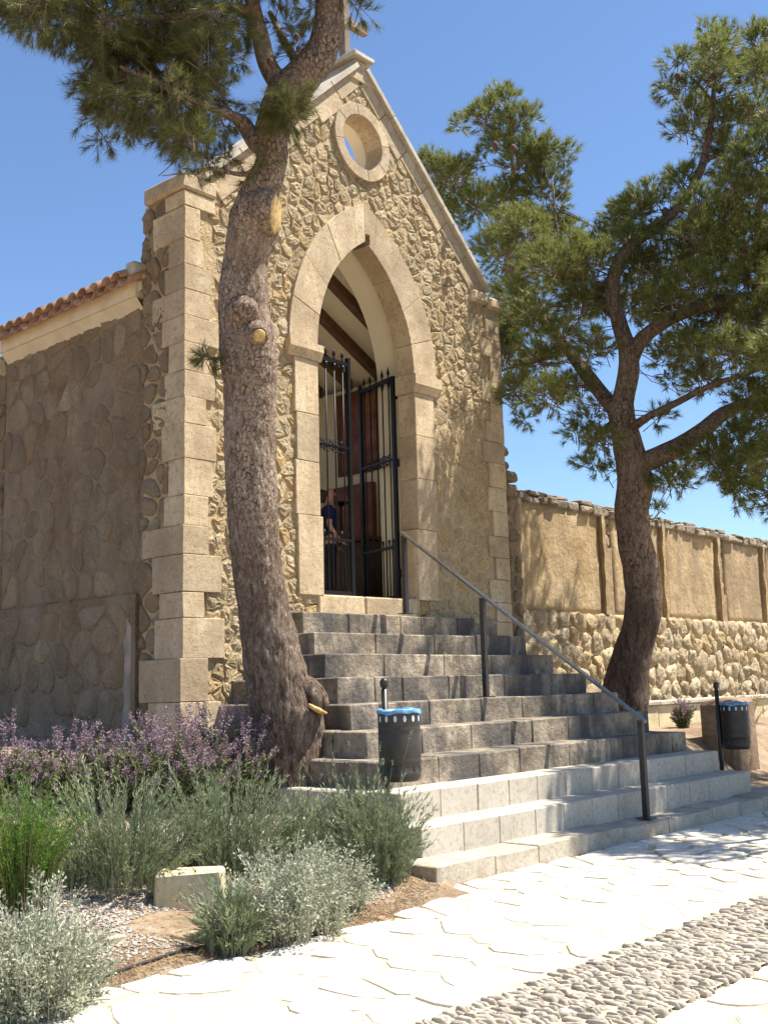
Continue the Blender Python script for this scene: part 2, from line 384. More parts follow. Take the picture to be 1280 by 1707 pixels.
def lay_stones(name, cells, fr, material, parent, gap, h, rough, seed, limit=300, base=0.0, depth=.05, smooth=True, edge=.2):
    """each stone an object under parent; past the limit the smallest become one joined part"""
    r = random.Random(seed)
    cells = sorted(cells, key=lambda c: -area(c[1])); V2 = []; F2 = []
    for k, (s, poly) in enumerate(cells):
        if area(poly) < .0012: continue
        V, Fc, ce = rubble_geo(poly, gap, h, rough, r, depth, edge)
        W = [fr(a, b, c + base) for a, b, c in V]
        if k < limit: mesh_obj(name, W, Fc, material, parent, smooth=smooth, loc=fr(ce[0], ce[1], base))
        else:
            o = len(V2); V2 += W; F2 += [[i + o for i in f] for f in Fc]
    if V2: tag(mesh_obj('small_' + name + 's', V2, F2, material, parent, smooth=smooth), kind='stuff')
def tube_geo(pts, radii, seg=8, sub=1, caps=True, wob=0.0, r=None):
    P = [np.array(p, float) for p in pts]; Rr = list(radii)
    if sub > 1:
        Q = []; QR = []
        for i in range(len(P) - 1):
            p0 = P[max(i - 1, 0)]; p1 = P[i]; p2 = P[i + 1]; p3 = P[min(i + 2, len(P) - 1)]
            for k in range(sub):
                t = k / sub
                Q.append(.5 * ((2 * p1) + (p2 - p0) * t + (2 * p0 - 5 * p1 + 4 * p2 - p3) * t * t + (3 * p1 - p0 - 3 * p2 + p3) * t ** 3))
                QR.append(Rr[i] + (Rr[i + 1] - Rr[i]) * t)
        Q.append(P[-1]); QR.append(Rr[-1]); P, Rr = Q, QR
    n = len(P); V = []; Fc = []; ref = None
    for i in range(n):
        t = P[min(i + 1, n - 1)] - P[max(i - 1, 0)]; t = t / (np.linalg.norm(t) + 1e-9)
        if ref is None:
            ref = np.cross(t, (0.3, .9, .1)); ref /= np.linalg.norm(ref)
        ref = ref - t * (ref @ t); ref /= np.linalg.norm(ref); b = np.cross(t, ref)
        for k in range(seg):
            a = 2 * math.pi * k / seg; rr = Rr[i]
            if wob:
                q = P[i] + (ref * math.cos(a) + b * math.sin(a)) * rr
                rr *= 1 + wob * (noise.noise(Vector(q * 3.1)) * 1.2 + noise.noise(Vector(q * 11)) * .5)
                if seg > 80: rr += .016 * (abs(noise.noise(Vector((q[0] * 17, q[1] * 17, q[2] * 3.4)))) - .2) * min(1, max(.25, (2.6 - q[2]) / 1.2)) + .008 * noise.noise(Vector((q[0] * 40, q[1] * 40, q[2] * 16)))
            V.append(P[i] + (ref * math.cos(a) + b * math.sin(a)) * rr)
    for i in range(n - 1):
        for k in range(seg):
            Fc.append((i * seg + k, i * seg + (k + 1) % seg, (i + 1) * seg + (k + 1) % seg, (i + 1) * seg + k))
    if caps: Fc += [tuple(range(seg))[::-1], tuple((n - 1) * seg + k for k in range(seg))]
    return V, Fc
def tube(name, pts, radii, material, parent=None, seg=8, sub=1, wob=0, smooth=True):
    V, Fc = tube_geo(pts, radii, seg, sub, True, wob); return mesh_obj(name, V, Fc, material, parent, smooth)
def join_geo(parts):
    V = []; Fc = []
    for v, f in parts:
        o = len(V); V += list(v); Fc += [[i + o for i in q] for q in f]
    return V, Fc
def box_geo(lo, hi):
    V = [(x, y, z) for x in (lo[0], hi[0]) for y in (lo[1], hi[1]) for z in (lo[2], hi[2])]
    return V, [(0, 1, 3, 2), (4, 6, 7, 5), (0, 4, 5, 1), (2, 3, 7, 6), (0, 2, 6, 4), (1, 5, 7, 3)]

# ================================================================== GROUND AND PATH
xs = sorted(set([-400, -150, -60, -25, -14, -10] + [round(-8 + .2 * i, 2) for i in range(0, 91)] + [11, 12, 14, 18, 25, 60, 150, 400]))
ys = sorted(set([-400, -150, -60, -25, -14, -9, -6] + [round(-4.2 + .15 * i, 2) for i in range(0, 60)] + [5.5, 7, 9, 12, 20, 40, 100, 400]))
V = [(x, y, terrain(x, y) if y > -3.5 else -0.012) for y in ys for x in xs]; nx = len(xs)
Fc = [(j * nx + i, j * nx + i + 1, (j + 1) * nx + i + 1, (j + 1) * nx + i) for j in range(len(ys) - 1) for i in range(nx - 1)]
ground = tag(mesh_obj('ground', V, Fc, M['soil'], smooth=True), kind='structure')
ground['label'] = 'dry brown soil of the raised planting beds'

def bed_edge(x):
    if x > -2.85: return -3.02
    return -3.32 - .10 * noise.noise((x * 1.7, 2.2, 0)) - .03 * noise.noise((x * 6, 5.2, 0)) + (.25 * max(0, 1 - abs(x + 2.9) / .5))
top = [(x, bed_edge(x), .004) for x in [-9 + .1 * i for i in range(0, 211)]]
V = [(x, -10.5, .004) for x, _, _ in top] + top; k = len(top)
path = tag(mesh_obj('path', V, [(i, i + 1, k + i + 1, k + i) for i in range(k - 1)], M['pathsand']), kind='structure')
path['label'] = 'sandy jointed limestone path in front of the steps'
GR = frame((0, 0, .004), (1, 0, 0), (0, 1, 0))
cells = []
for (y0, y1, sd) in ((-4.70, -3.05, 3), (-8.3, -5.36, 8)):
    for s, poly in voronoi(-7.0, 6.4, y0, y1, .34, .25, sd, .95):
        ce = np.mean(poly, 0)
        if sd == 3 and max(p[1] for p in poly) > bed_edge(ce[0]) + .03:
            poly = clip(poly, 0, bed_edge(ce[0]) - .02, 0, 1)
            if len(poly) < 3 or area(poly) < .012: continue
        # keep what the camera can see, plus a margin
        v = np.array([ce[0], ce[1], 0]) - CAM; d = v @ CD
        if d < 2.0: continue
        px, py = 640 + F * (v @ CR) / d, 853.5 - F * (v @ CU) / d
        if -350 < px < 1750 and py < 2000: cells.append((s, poly))
def flag_stones(cells):
    r = random.Random(4)
    cells = sorted(cells, key=lambda c: -area(c[1]) / (np.linalg.norm(np.array([*c[0], 0]) - CAM) ** 3)); V2 = []; F2 = []
    for k, (s, poly) in enumerate(cells):
        P = np.array(poly); ce = P.mean(0); Q = []
        for i in range(len(P)):
            a, b = P[i], P[(i + 1) % len(P)]; L = np.linalg.norm(b - a)
            if L < .03: continue
            m = 2 if L > .14 else 1
            for t in range(m): Q.append(a + (b - a) * (t + .2) / m + np.array([r.uniform(-.008, .008), r.uniform(-.008, .008)]))
        Q = np.array(Q) if len(Q) > 2 else P
        d = Q - ce; L = np.linalg.norm(d, axis=1, keepdims=True); Q = ce + d * np.maximum(.4, 1 - r.uniform(.008, .028) / L)
        d = Q - ce; L = np.linalg.norm(d, axis=1, keepdims=True); T = ce + d * (1 - .012 / L)
        n = len(Q); h = r.uniform(.007, .015); tx, ty = r.uniform(-.012, .012), r.uniform(-.012, .012)
        hz = lambda p, hh: hh + tx * (p[0] - ce[0]) + ty * (p[1] - ce[1])
        V = [GR(p[0], p[1], -.01) for p in Q] + [GR(p[0], p[1], hz(p, h - .006)) for p in Q] + [GR(p[0], p[1], hz(p, h) + r.uniform(-.0015, .0015)) for p in T] + [GR(ce[0], ce[1], h)]
        Fc = []
        for i in range(n):
            j = (i + 1) % n; Fc += [(i, j, n + j, n + i), (n + i, n + j, 2 * n + j, 2 * n + i), (2 * n + i, 2 * n + j, 3 * n)]
        if k < 300: mesh_obj('paving_stone', V, Fc, M['paving'], path, loc=GR(ce[0], ce[1], 0))
        else:
            o = len(V2); V2 += V; F2 += [[i + o for i in f] for f in Fc]
    if V2: tag(mesh_obj('far_paving_stones', V2, F2, M['paving'], path), kind='stuff')
flag_stones(cells)

# cobbled gutter strip of pebbles set on edge
strip = tag(mesh_obj('cobbled_strip', [(-9, -5.35, .017), (12, -5.35, .017), (12, -4.69, .017), (-9, -4.69, .017)], [(0, 1, 2, 3)], M['pathsand']), kind='structure')
strip['label'] = 'band of small pebbles set on edge across the path'
def pebble_mesh(seed):
    r = random.Random(seed); V = []; Fc = []
    L, W, H = .046, .009, .017
    for lev, (s, z) in enumerate(((1, -.012), (1, .006), (.85, .013), (.5, H))):
        for k in range(7):
            a = 2 * math.pi * k / 7
            V.append((math.cos(a) * W * s * r.uniform(.8, 1.15), math.sin(a) * L * s * r.uniform(.85, 1.12), z * r.uniform(.85, 1.15)))
    for lev in range(3):
        for k in range(7): Fc.append((lev * 7 + k, lev * 7 + (k + 1) % 7, (lev + 1) * 7 + (k + 1) % 7, (lev + 1) * 7 + k))
    Fc.append(tuple(21 + k for k in range(7))); return V, Fc
pm = []
for q in range(8):
    V, Fc = pebble_mesh(q); me = bpy.data.meshes.new('pebble'); me.from_pydata(V, [], Fc); me.materials.append(M['cobble'])
    me.polygons.foreach_set('use_smooth', [True] * len(me.polygons)); me.update(); pm.append((me, V, Fc))
r = random.Random(11); spots = []
y = -5.32
while y < -4.70:
    x = -6.5
    while x < 3.5:
        spots.append((x + r.uniform(-.006, .006), y + r.uniform(-.022, .022), r.gauss(0, .2), r.uniform(.6, 1.2)))
        x += r.uniform(.019, .036) + (.04 if r.random() < .04 else 0)
    y += .078
def vis(p):
    v = np.array(p) - CAM; d = v @ CD
    if d < 1: return None
    return 640 + F * (v @ CR) / d, 853.5 - F * (v @ CU) / d, d
inview = []; rest = []
for s in spots:
    q = vis((s[0], s[1], .01))
    if q and -20 < q[0] < 1300 and q[1] < 1730: inview.append((q[2], s))
    elif s[0] > -5.5: rest.append(s)
inview.sort(key=lambda t: t[0]); rest += [s for _, s in inview[300:]]
for i, (_, s) in enumerate(inview[:300]):
    o = bpy.data.objects.new('pebble', pm[i % 8][0]); link(o, strip); o.location = (s[0], s[1], .010); o.rotation_euler = (r.uniform(-.15, .15), r.uniform(-.2, .2), s[2]); o.scale = (r.uniform(.7, 1.25), s[3], r.uniform(.8, 1.6))
geo = []
for i, s in enumerate(rest):
    _, V, Fc = pm[i % 8]; c, sn = math.cos(s[2]), math.sin(s[2]); zz = r.uniform(.8, 1.5)
    geo.append(([(s[0] + (a * c - b * s[3] * sn), s[1] + (a * sn + b * s[3] * c), .010 + z * zz) for a, b, z in V], Fc))
tag(mesh_obj('far_pebbles', *join_geo(geo), M['cobble'], strip, smooth=True), kind='stuff')

# ================================================================== CHAPEL
chapel = empty('chapel', (0, .3, .6), 'small honey stone chapel with pointed arch doorway, gable and round window', 'chapel')
XW, ZC, ZA = 2.33, 5.78, 7.86                     # half width, pier top, gable apex
AI, AO, ZS = .723, 1.10, 4.53                     # arch inner / outer half width, springing
RI = 1.512; CXA = RI - AI; RO = RI + (AO - AI)
def arc(R, n, side=1):                            # pointed arch half, from springing to apex
    a1 = math.acos(CXA / R); return [(side * (-CXA + R * math.cos(a1 * i / n)), ZS + R * math.sin(a1 * i / n)) for i in range(n + 1)]
def gable_z(x): return ZA - .952 * abs(x)
OCZ = 6.93
# wall core with arch and oculus openings
RH = RI + .125; HW = AI + .125
outer = [(-XW + .02, .3), (XW - .02, .3), (XW - .02, 5.66), (2.06, 5.66), (2.06, gable_z(2.06) - .04), (0, ZA - .04), (-2.06, gable_z(2.06) - .04), (-2.06, 5.66), (-XW + .02, 5.66)]
hr = arc(RH, 14); hole = [(HW, 1.9)] + hr + [(-x, z) for x, z in hr[::-1][1:]] + [(-HW, 1.9)]
oc = [(.36 * math.cos(2 * math.pi * k / 28), OCZ + .36 * math.sin(2 * math.pi * k / 28)) for k in range(28)]
loops = [outer, hole, oc]
def holed_slab(name, loops, y0, y1, material, parent):
    tris = tessellate_polygon([[Vector((x, z, 0)) for x, z in L] for L in loops]); flat = [p for L in loops for p in L]; n = len(flat)
    V = [(x, y0, z) for x, z in flat] + [(x, y1, z) for x, z in flat]; Fc = [tuple(t) for t in tris] + [tuple(i + n for i in t[::-1]) for t in tris]
    o = 0
    for L in loops:
        for i in range(len(L)):
            j = (i + 1) % len(L); Fc.append((o + i, o + j, n + o + j, n + o + i))
        o += len(L)
    return fix(mesh_obj(name, V, Fc, material, parent))
facade = holed_slab('facade_wall', loops, .007, .40, M['mortar'], chapel)
# rubble facing
def in_facade(s):
    x, z = s
    if abs(x) > 2.02 or z > gable_z(x) - .16: return False
    if math.hypot(x, z - OCZ) < .37: return False
    if z < ZS and abs(x) < AO - .12: return z < 2.0 and False
    if z >= ZS and math.hypot(abs(x) + CXA, z - ZS) < RO - .10: return False
    return True
cells = [c for c in voronoi(-2.1, 2.1, .5, 7.9, .15, .115, 21, 1.0, .12) if in_facade(c[0])]
flat = [c for c in cells if c[0][0] > 1.0 and c[0][1] < 4.1 + .5 * noise.noise((c[0][0] * 2, c[0][1], 0))]
RB = frame((0, .010, 0), (1, 0, 0), (0, 0, 1))
lay_stones('rubble_stone', [c for c in cells if c not in flat], RB, M['rubble'], facade, .006, .020, .7, 31, smooth=False, edge=.36)
lay_stones('rubble_stone', flat, RB, M['rubble'], facade, .012, .011, .8, 33, limit=80, edge=.02)
cells = [c for c in voronoi(-1.1, -.72, 1.3, 2.1, .2, .14, 22, .9)] + [c for c in voronoi(.72, 1.1, 1.3, 2.1, .2, .14, 23, .9)]
lay_stones('rubble_stone', cells, RB, M['rubble'], facade, .0045, .02, .8, 32, smooth=False, edge=.42)
# quoins, left corner then right corner
zl = [5.64, 5.50, 5.33, 5.19, 4.95, 4.72, 4.48, 4.24, 3.98, 3.75, 3.51, 3.2, 2.88, 2.62, 2.37, 2.05, 1.83, 1.49, 1.13, .80, .45]
wl = [.31, .17, .31, .17, .26, .24, .35, .22, .30, .20, .31, .28, .22, .22, .36, .17, .39, .20, .34, .40]
for i in range(len(zl) - 1):
    out = .012 + (.02 if zl[i] < 2.7 else 0) + (.03 if zl[i] < 1.6 else 0)
    if i == 2: continue
    dep = [.26, .44, .30, .2][i % 4] + (.0 if zl[i] > 2.7 else .1)
    if i == 1: block('quoin_stone', (-XW - out, -.024, zl[2 + 1]), (-XW + wl[1], dep, zl[1] - .006), M['ashlar'], chapel, seed=i); continue
    block('quoin_stone', (-XW - out, -.022 - out * .3, zl[i + 1] + .0015), (-XW + wl[i] + .03, dep, zl[i] - .0015), M['ashlar'], chapel, ch=.005, jit=.003, seed=i)
zr = [5.62, 5.23, 5.01, 4.72, 4.46, 4.23, 3.99, 3.74, 3.45, 3.17, 2.88, 2.63, 2.38, 2.12, 1.9, 1.6, 1.2, .8, .5]
wr = [.26, .36, .20, .38, .22, .32, .40, .30, .34, .26, .36, .25, .38, .26, .36, .3, .36, .3]
for i in range(len(zr) - 1):
    block('quoin_stone', (XW - wr[i], -.022, zr[i + 1] + .0015), (XW + .012 + .006 * (i % 2), [.5, .34][i % 2], zr[i] - .0015), M['ashlar'], chapel, ch=.005, jit=.003, seed=100 + i)
# pier caps
block('cap_stone', (-XW - .05, -.042, 5.645), (-1.98, .54, 5.80), M['ashlar'], chapel, ch=.02)
block('cap_stone', (1.80, -.07, 5.625), (2.09, .5, 5.77), M['ashlar'], chapel, ch=.03)
block('cap_stone', (2.097, -.08, 5.60), (XW + .05, .52, 5.745), M['ashlar'], chapel, ch=.03)
# rake band and coping
def rake(side, t0, t1, d0, d1, y0, y1, name, material, ch=.008):
    dx, dz = 1 / math.hypot(1, .952), -.952 / math.hypot(1, .952); nxp, nzp = -dz, dx
    pts = []
    for t, d in ((t0, d0), (t1, d0), (t1, d1), (t0, d1)):
        pts.append((side * (t * dx + d * nxp), ZA + t * dz + d * nzp))
    if side < 0: pts = pts[::-1]
    return prism(name, pts, -y1, -y0, FAC, material, chapel, ch)
Ltot = 2.10 * math.hypot(1, .952)
for side in (-1, 1):
    n = 6
    for i in range(n):
        a = .14 + (Ltot - .14) * i / n; b = .14 + (Ltot - .14) * (i + 1) / n
        rake(side, a + .003, b - .003, -.20 - .07 * (i % 2), -.035, -.02, .4, 'rake_stone', M['ashlar'])
    for i in range(5):
        a = .10 + (Ltot - .04) * i / 5; b = .10 + (Ltot - .04) * (i + 1) / 5
        rake(side, a + .002, b - .002, -.03, .022, -.075, .45, 'coping_slab', M['coping'], .006)
prism('apex_stone', [(-.2, 7.62), (.2, 7.62), (.2, 7.715), (.085, 7.86), (-.085, 7.86), (-.2, 7.715)], -.41, .04, FAC, M['ashlar'], chapel, .012)
block('apex_cap', (-.16, -.10, 7.865), (.16, .42, 7.925), M['coping'], chapel, ch=.012)
# jambs and imposts
zj = {-1: [4.37, 3.83, 3.36, 2.84, 2.08], 1: [4.33, 3.86, 3.39, 2.84, 2.09]}
for sd in (-1, 1):
    Z = zj[sd]
    for i in range(4):
        ai = AI - (.03 if i == 3 else 0); x0, x1 = sorted((sd * ai, sd * (AO - .06 - .02 * (i % 2))))
        block('jamb_stone', (x0, -.036, Z[i + 1] + .0015), (x1, .21, Z[i] - .0015), M['ashlar'], chapel, ch=.006, jit=.003, seed=200 + i + sd)
    x0, x1 = sorted((sd * (AI - .035), sd * (AO + .035)))
    pr = [(-.045, Z[0]), (-.06, Z[0] + .04), (-.085, Z[0] + .085), (-.085, ZS - .005), (.21, ZS - .005), (.21, Z[0])]
    V = [(x, y, z) for x in (x0, x1) for y, z in pr]; n = len(pr)
    fix(mesh_obj('impost', V, [list(range(n)), list(range(n, 2 * n))] + [[i, (i + 1) % n, n + (i + 1) % n, n + i] for i in range(n)], M['ashlar'], chapel))
# voussoirs
def arch_pt(R, sd, k):                            # k in 0..1 springing to apex, by the outer angle
    a1 = math.acos(CXA / R); return (sd * (-CXA + R * math.cos(a1 * k)), ZS + R * math.sin(a1 * k))
ks = [0, .21, .44, .68, .903]
for sd in (-1, 1):
    for i in range(4):
        k0, k1 = ks[i] + .0012, ks[i + 1] - .0012
        inn = [arch_pt(RI, sd, k0 + (k1 - k0) * t / 4) for t in range(5)]; ou = [arch_pt(RO, sd, k0 + (k1 - k0) * t / 4) for t in range(5)]
        poly = inn + ou[::-1]
        if sd > 0: poly = poly[::-1]
        prism('voussoir', poly, -.21, .036 + .003 * (i % 2), FAC, M['ashlar'], chapel, .003)
kk = [(.903 + .097 * t / 3) for t in range(4)]
lo = [arch_pt(RI, -1, k) for k in kk] + [arch_pt(RI, 1, k) for k in kk[::-1][1:]]
hi = [arch_pt(RO, 1, k) for k in kk] + [arch_pt(RO, -1, k) for k in kk[::-1][1:]]
# keystone of two halves, with the small socket cut in its soffit
for sd in (-1, 1):
    inn = [arch_pt(RI, sd, k) for k in kk]; ou = [arch_pt(RO, sd, k) for k in kk]
    inn = [(sd * max(.002, abs(x)), z) for x, z in inn]; ou = [(sd * max(.002, abs(x)), z) for x, z in ou]
    if sd > 0: inn[-1] = (.07, inn[-1][1] - .03); inn.append((.07, inn[-1][1] + .12)); inn.append((.002, inn[-1][1]))
    prism('keystone', inn + ou[::-1], -.21, .038, FAC, M['ashlar'], chapel, .002)
# oculus ring
for k in range(8):
    a0, a1 = 2 * math.pi * k / 8 + .2 + .003, 2 * math.pi * (k + 1) / 8 + .2 - .003
    inn = [(.30 * math.cos(a0 + (a1 - a0) * t / 4), OCZ + .30 * math.sin(a0 + (a1 - a0) * t / 4)) for t in range(5)]
    ou = [(.425 * math.cos(a0 + (a1 - a0) * t / 4), OCZ + .425 * math.sin(a0 + (a1 - a0) * t / 4)) for t in range(5)]
    prism('oculus_stone', ou + inn[::-1], -.2, .045, FAC, M['ashlar'], chapel, .005)
def lining(name, pts, y0, y1, material, closed=False):
    n = len(pts); V = [(x, y0, z) for x, z in pts] + [(x, y1, z) for x, z in pts]; m = n if closed else n - 1
    return mesh_obj(name, V, [(i, (i + 1) % n, n + (i + 1) % n, n + i) for i in range(m)], material, chapel, smooth=True)
lining('oculus_lining', [(.352 * math.cos(2 * math.pi * k / 36), OCZ + .352 * math.sin(2 * math.pi * k / 36)) for k in range(36)], .2, .405, M['cream'], True)
hh = arc(RH - .008, 20); lining('doorway_lining', [(HW - .008, 2.05)] + hh + [(-x, z) for x, z in hh[::-1][1:]] + [(-HW + .008, 2.05)], .205, .605, M['cream'])
for x0, x1 in ((-XW + .02, -1.9), (1.9, XW - .02)): mesh_obj('pier', *box_geo((x0, .401, .3), (x1, .60, 5.66)), M['mortar'], chapel)
loops2 = [[(-1.899, 1.9), (1.899, 1.9), (1.899, 5.0), (0, 6.1), (-1.899, 5.0)], hole[:]]
holed_slab('inner_face', loops2, .402, .60, M['cream'], chapel)
# door sill
for x0, x1 in ((-.76, -.12), (-.114, .72)):
    block('sill_stone', (x0, -.03, 1.897), (x1, .5, 2.096), M['ashlar'], chapel, ch=.015)
# return face (left flank of the facade) and side wall
LEFT = lambda x: frame((x, 0, 0), (0, -1, 0), (0, 0, 1))
cells = [c for c in voronoi(-.64, -.2, .5, 5.64, .20, .17, 41, .9)]
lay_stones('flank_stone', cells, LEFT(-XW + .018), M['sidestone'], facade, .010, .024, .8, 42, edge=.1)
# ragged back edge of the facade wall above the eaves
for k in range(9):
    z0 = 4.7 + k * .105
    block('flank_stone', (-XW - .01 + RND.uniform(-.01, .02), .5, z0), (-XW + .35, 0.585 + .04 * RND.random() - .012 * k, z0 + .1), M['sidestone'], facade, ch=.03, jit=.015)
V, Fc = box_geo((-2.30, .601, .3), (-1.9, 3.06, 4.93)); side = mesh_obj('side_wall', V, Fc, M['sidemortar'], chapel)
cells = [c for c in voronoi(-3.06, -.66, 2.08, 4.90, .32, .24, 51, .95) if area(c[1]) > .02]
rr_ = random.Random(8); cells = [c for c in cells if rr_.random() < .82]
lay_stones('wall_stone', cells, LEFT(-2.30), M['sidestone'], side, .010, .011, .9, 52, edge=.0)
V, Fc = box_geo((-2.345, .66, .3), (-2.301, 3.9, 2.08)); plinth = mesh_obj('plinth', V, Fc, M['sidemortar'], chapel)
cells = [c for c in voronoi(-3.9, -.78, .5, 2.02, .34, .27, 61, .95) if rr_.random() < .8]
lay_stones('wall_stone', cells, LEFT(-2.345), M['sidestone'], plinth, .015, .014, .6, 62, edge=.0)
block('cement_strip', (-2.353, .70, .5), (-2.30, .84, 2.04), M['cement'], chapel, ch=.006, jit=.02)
# right flank, back wall, inside faces
V, Fc = box_geo((1.9, .601, .3), (2.30, 3.06, 4.93)); mesh_obj('side_wall', V, Fc, M['sidemortar'], chapel)
light_opening = [(-1.5, 2.5), (1.5, 2.5), (1.5, 4.85), (-1.5, 4.85)]  # opening added in the unseen back wall to brighten the interior
holed_slab('back_wall', [[(-1.9, .3), (1.9, .3), (1.9, 4.93), (-1.9, 4.93)], light_opening], 2.77, 3.06, M['sidemortar'], chapel)
mesh_obj('back_gable', [(-2.3, 3.06, 4.93), (2.3, 3.06, 4.93), (0, 3.06, 6.2), (-2.3, 2.76, 4.93), (2.3, 2.76, 4.93), (0, 2.76, 6.2)], [(0, 1, 2), (3, 5, 4), (0, 3, 4, 1), (1, 4, 5, 2), (2, 5, 3, 0)], M['sidemortar'], chapel)
for nm, pts in (('inner_wall', [(1.895, .62, 2.05), (1.895, 2.74, 2.05), (1.895, 2.74, 5.0), (1.895, .62, 5.0)]), ('inner_wall', [(-1.895, .62, 2.05), (-1.895, 2.74, 2.05), (-1.895, 2.74, 5.0), (-1.895, .62, 5.0)])):
    mesh_obj(nm, pts, [tuple(range(len(pts)))], M['cream'], chapel)
holed_slab('inner_wall', [[(-1.89, 2.05), (1.89, 2.05), (1.89, 5.0), (0, 6.05), (-1.89, 5.0)], light_opening], 2.74, 2.765, M['cream'], chapel)
V, Fc = box_geo((-1.9, .5, 1.9), (1.9, 2.76, 2.07)); mesh_obj('floor_slab', V, Fc, M['cream'], chapel)
def rz(x): return 6.12 - .535 * abs(x)
for sd in (-1, 1):
    q = [(0, .605, rz(0)), (0, 3.1, rz(0)), (sd * 2.36, 3.1, rz(2.36)), (sd * 2.36, .605, rz(2.36))]
    V = [(a, b, c) for a, b, c in q] + [(a, b, c + .09) for a, b, c in q]
    mesh_obj('ceiling_board', V, [(0, 1, 2, 3), (4, 5, 6, 7), (0, 1, 5, 4), (1, 2, 6, 5), (2, 3, 7, 6), (3, 0, 4, 7)], M['cream'], chapel)
    for y in (.97, 1.50, 2.04, 2.58):
        x0, x1 = sd * .02, sd * 1.89
        V = [(x, yy, rz(x) + dz) for x in (x0, x1) for yy in (y - .05, y + .05) for dz in (-.13, -.002)]
        mesh_obj('rafter', V, [(0, 1, 3, 2), (4, 6, 7, 5), (0, 4, 5, 1), (2, 3, 7, 6), (0, 2, 6, 4), (1, 5, 7, 3)], M['timber'], chapel)
# eave on the left: plaster fascia and canal tiles
prism('fascia', [(-3.05, 4.80), (-.63, 4.80), (-.63, 5.0), (-3.05, 5.0)], -.3, .10, LEFT(-2.30), M['fascia'], chapel, .01)
mesh_obj('cornice', [(-2.40, .63, 4.82), (-2.40, 3.05, 4.82), (-2.30, 3.05, 4.70), (-2.30, .63, 4.70)], [(0, 1, 2, 3)], M['fascia'], chapel)
def tile_geo(x0, x1, yc, r0, r1, up, zoff):
    V = []; n = 7
    for x, rr in ((x0, r0), (x1, r1)):
        for t in (0, .014):
            for k in range(n + 1):
                a = math.pi * k / n; V.append((x, yc + (rr - t) * math.cos(a), rz(x) + zoff + up * (rr - t) * math.sin(a) * .9))
    m = n + 1; Fc = []
    for k in range(n):
        Fc += [(k, k + 1, 2 * m + k + 1, 2 * m + k), (m + k, m + k + 1, 3 * m + k + 1, 3 * m + k), (k, k + 1, m + k + 1, m + k), (2 * m + k, 2 * m + k + 1, 3 * m + k + 1, 3 * m + k)]
    for k in (0, n): Fc.append((k, m + k, 3 * m + k, 2 * m + k))
    return V, Fc
r = random.Random(3); geo = []
y = .72
while y < 3.25:
    for row in range(2):
        x0 = -2.52 + row * .36 + r.uniform(-.015, .015)
        for up, zo, dy in ((-1, .17, -.095), (1, .175, 0)):
            V, Fc = tile_geo(x0 - (.02 if up > 0 else 0), x0 + .45, y + dy + r.uniform(-.006, .006), .088, .07, up, zo + row * .03 + r.uniform(0, .012))
            fix(mesh_obj('roof_tile', V, Fc, M['tile'], chapel, smooth=True))
    y += .19
y = .72; geo = []
while y < 3.1:
    for row in range(2, 8):
        x0 = -2.52 + row * .36
        if x0 + .3 > 0: continue
        for up, zo, dy in ((-1, .17, -.095), (1, .175, 0)): geo.append(tile_geo(x0, x0 + .45, y + dy, .088, .07, up, zo + .05))
    y += .19
tag(mesh_obj('upper_roof_tiles', *join_geo(geo), M['tile'], chapel, smooth=True), kind='stuff')
block('eave_end_stone', (-2.46, .56, 4.97), (-2.30, .70, 5.12), M['coping'], chapel, ch=.02, jit=.01)
# stub of older masonry on the right of the facade
r = random.Random(6); z = 3.42
while z < 4.02:
    hgt = r.uniform(.10, .2); wdt = max(.12, .52 - (z - 3.42) * .62)
    block('stub_stone', (XW + .02, .12 + r.uniform(-.03, .05), z), (XW + wdt + r.uniform(-.09, .06), .5, z + hgt - .004), M['sidestone'], chapel, ch=.03, jit=.035); z += hgt
mesh_obj('stub', *box_geo((XW + .02, .16, .3), (XW + .50, .5, 3.42)), M['sidemortar'], chapel)
lay_stones('stub_stone', voronoi(XW + .02, XW + .50, .6, 3.42, .2, .16, 66, .95), frame((0, .16, 0), (1, 0, 0), (0, 0, 1)), M['sidestone'], chapel, .012, .03, .9, 67, edge=.05)

# cross on the gable
cross = empty('cross', (0, .2, 7.93), 'plain wooden cross standing on the gable apex', 'cross')
block('post', (-.045, .155, 7.93), (.045, .245, 8.85), M['wood'], cross, ch=.006)
block('arm', (-.34, .16, 8.40), (-.05, .24, 8.49), M['wood'], cross, ch=.006); block('arm', (.05, .16, 8.40), (.34, .24, 8.49), M['wood'], cross, ch=.006)

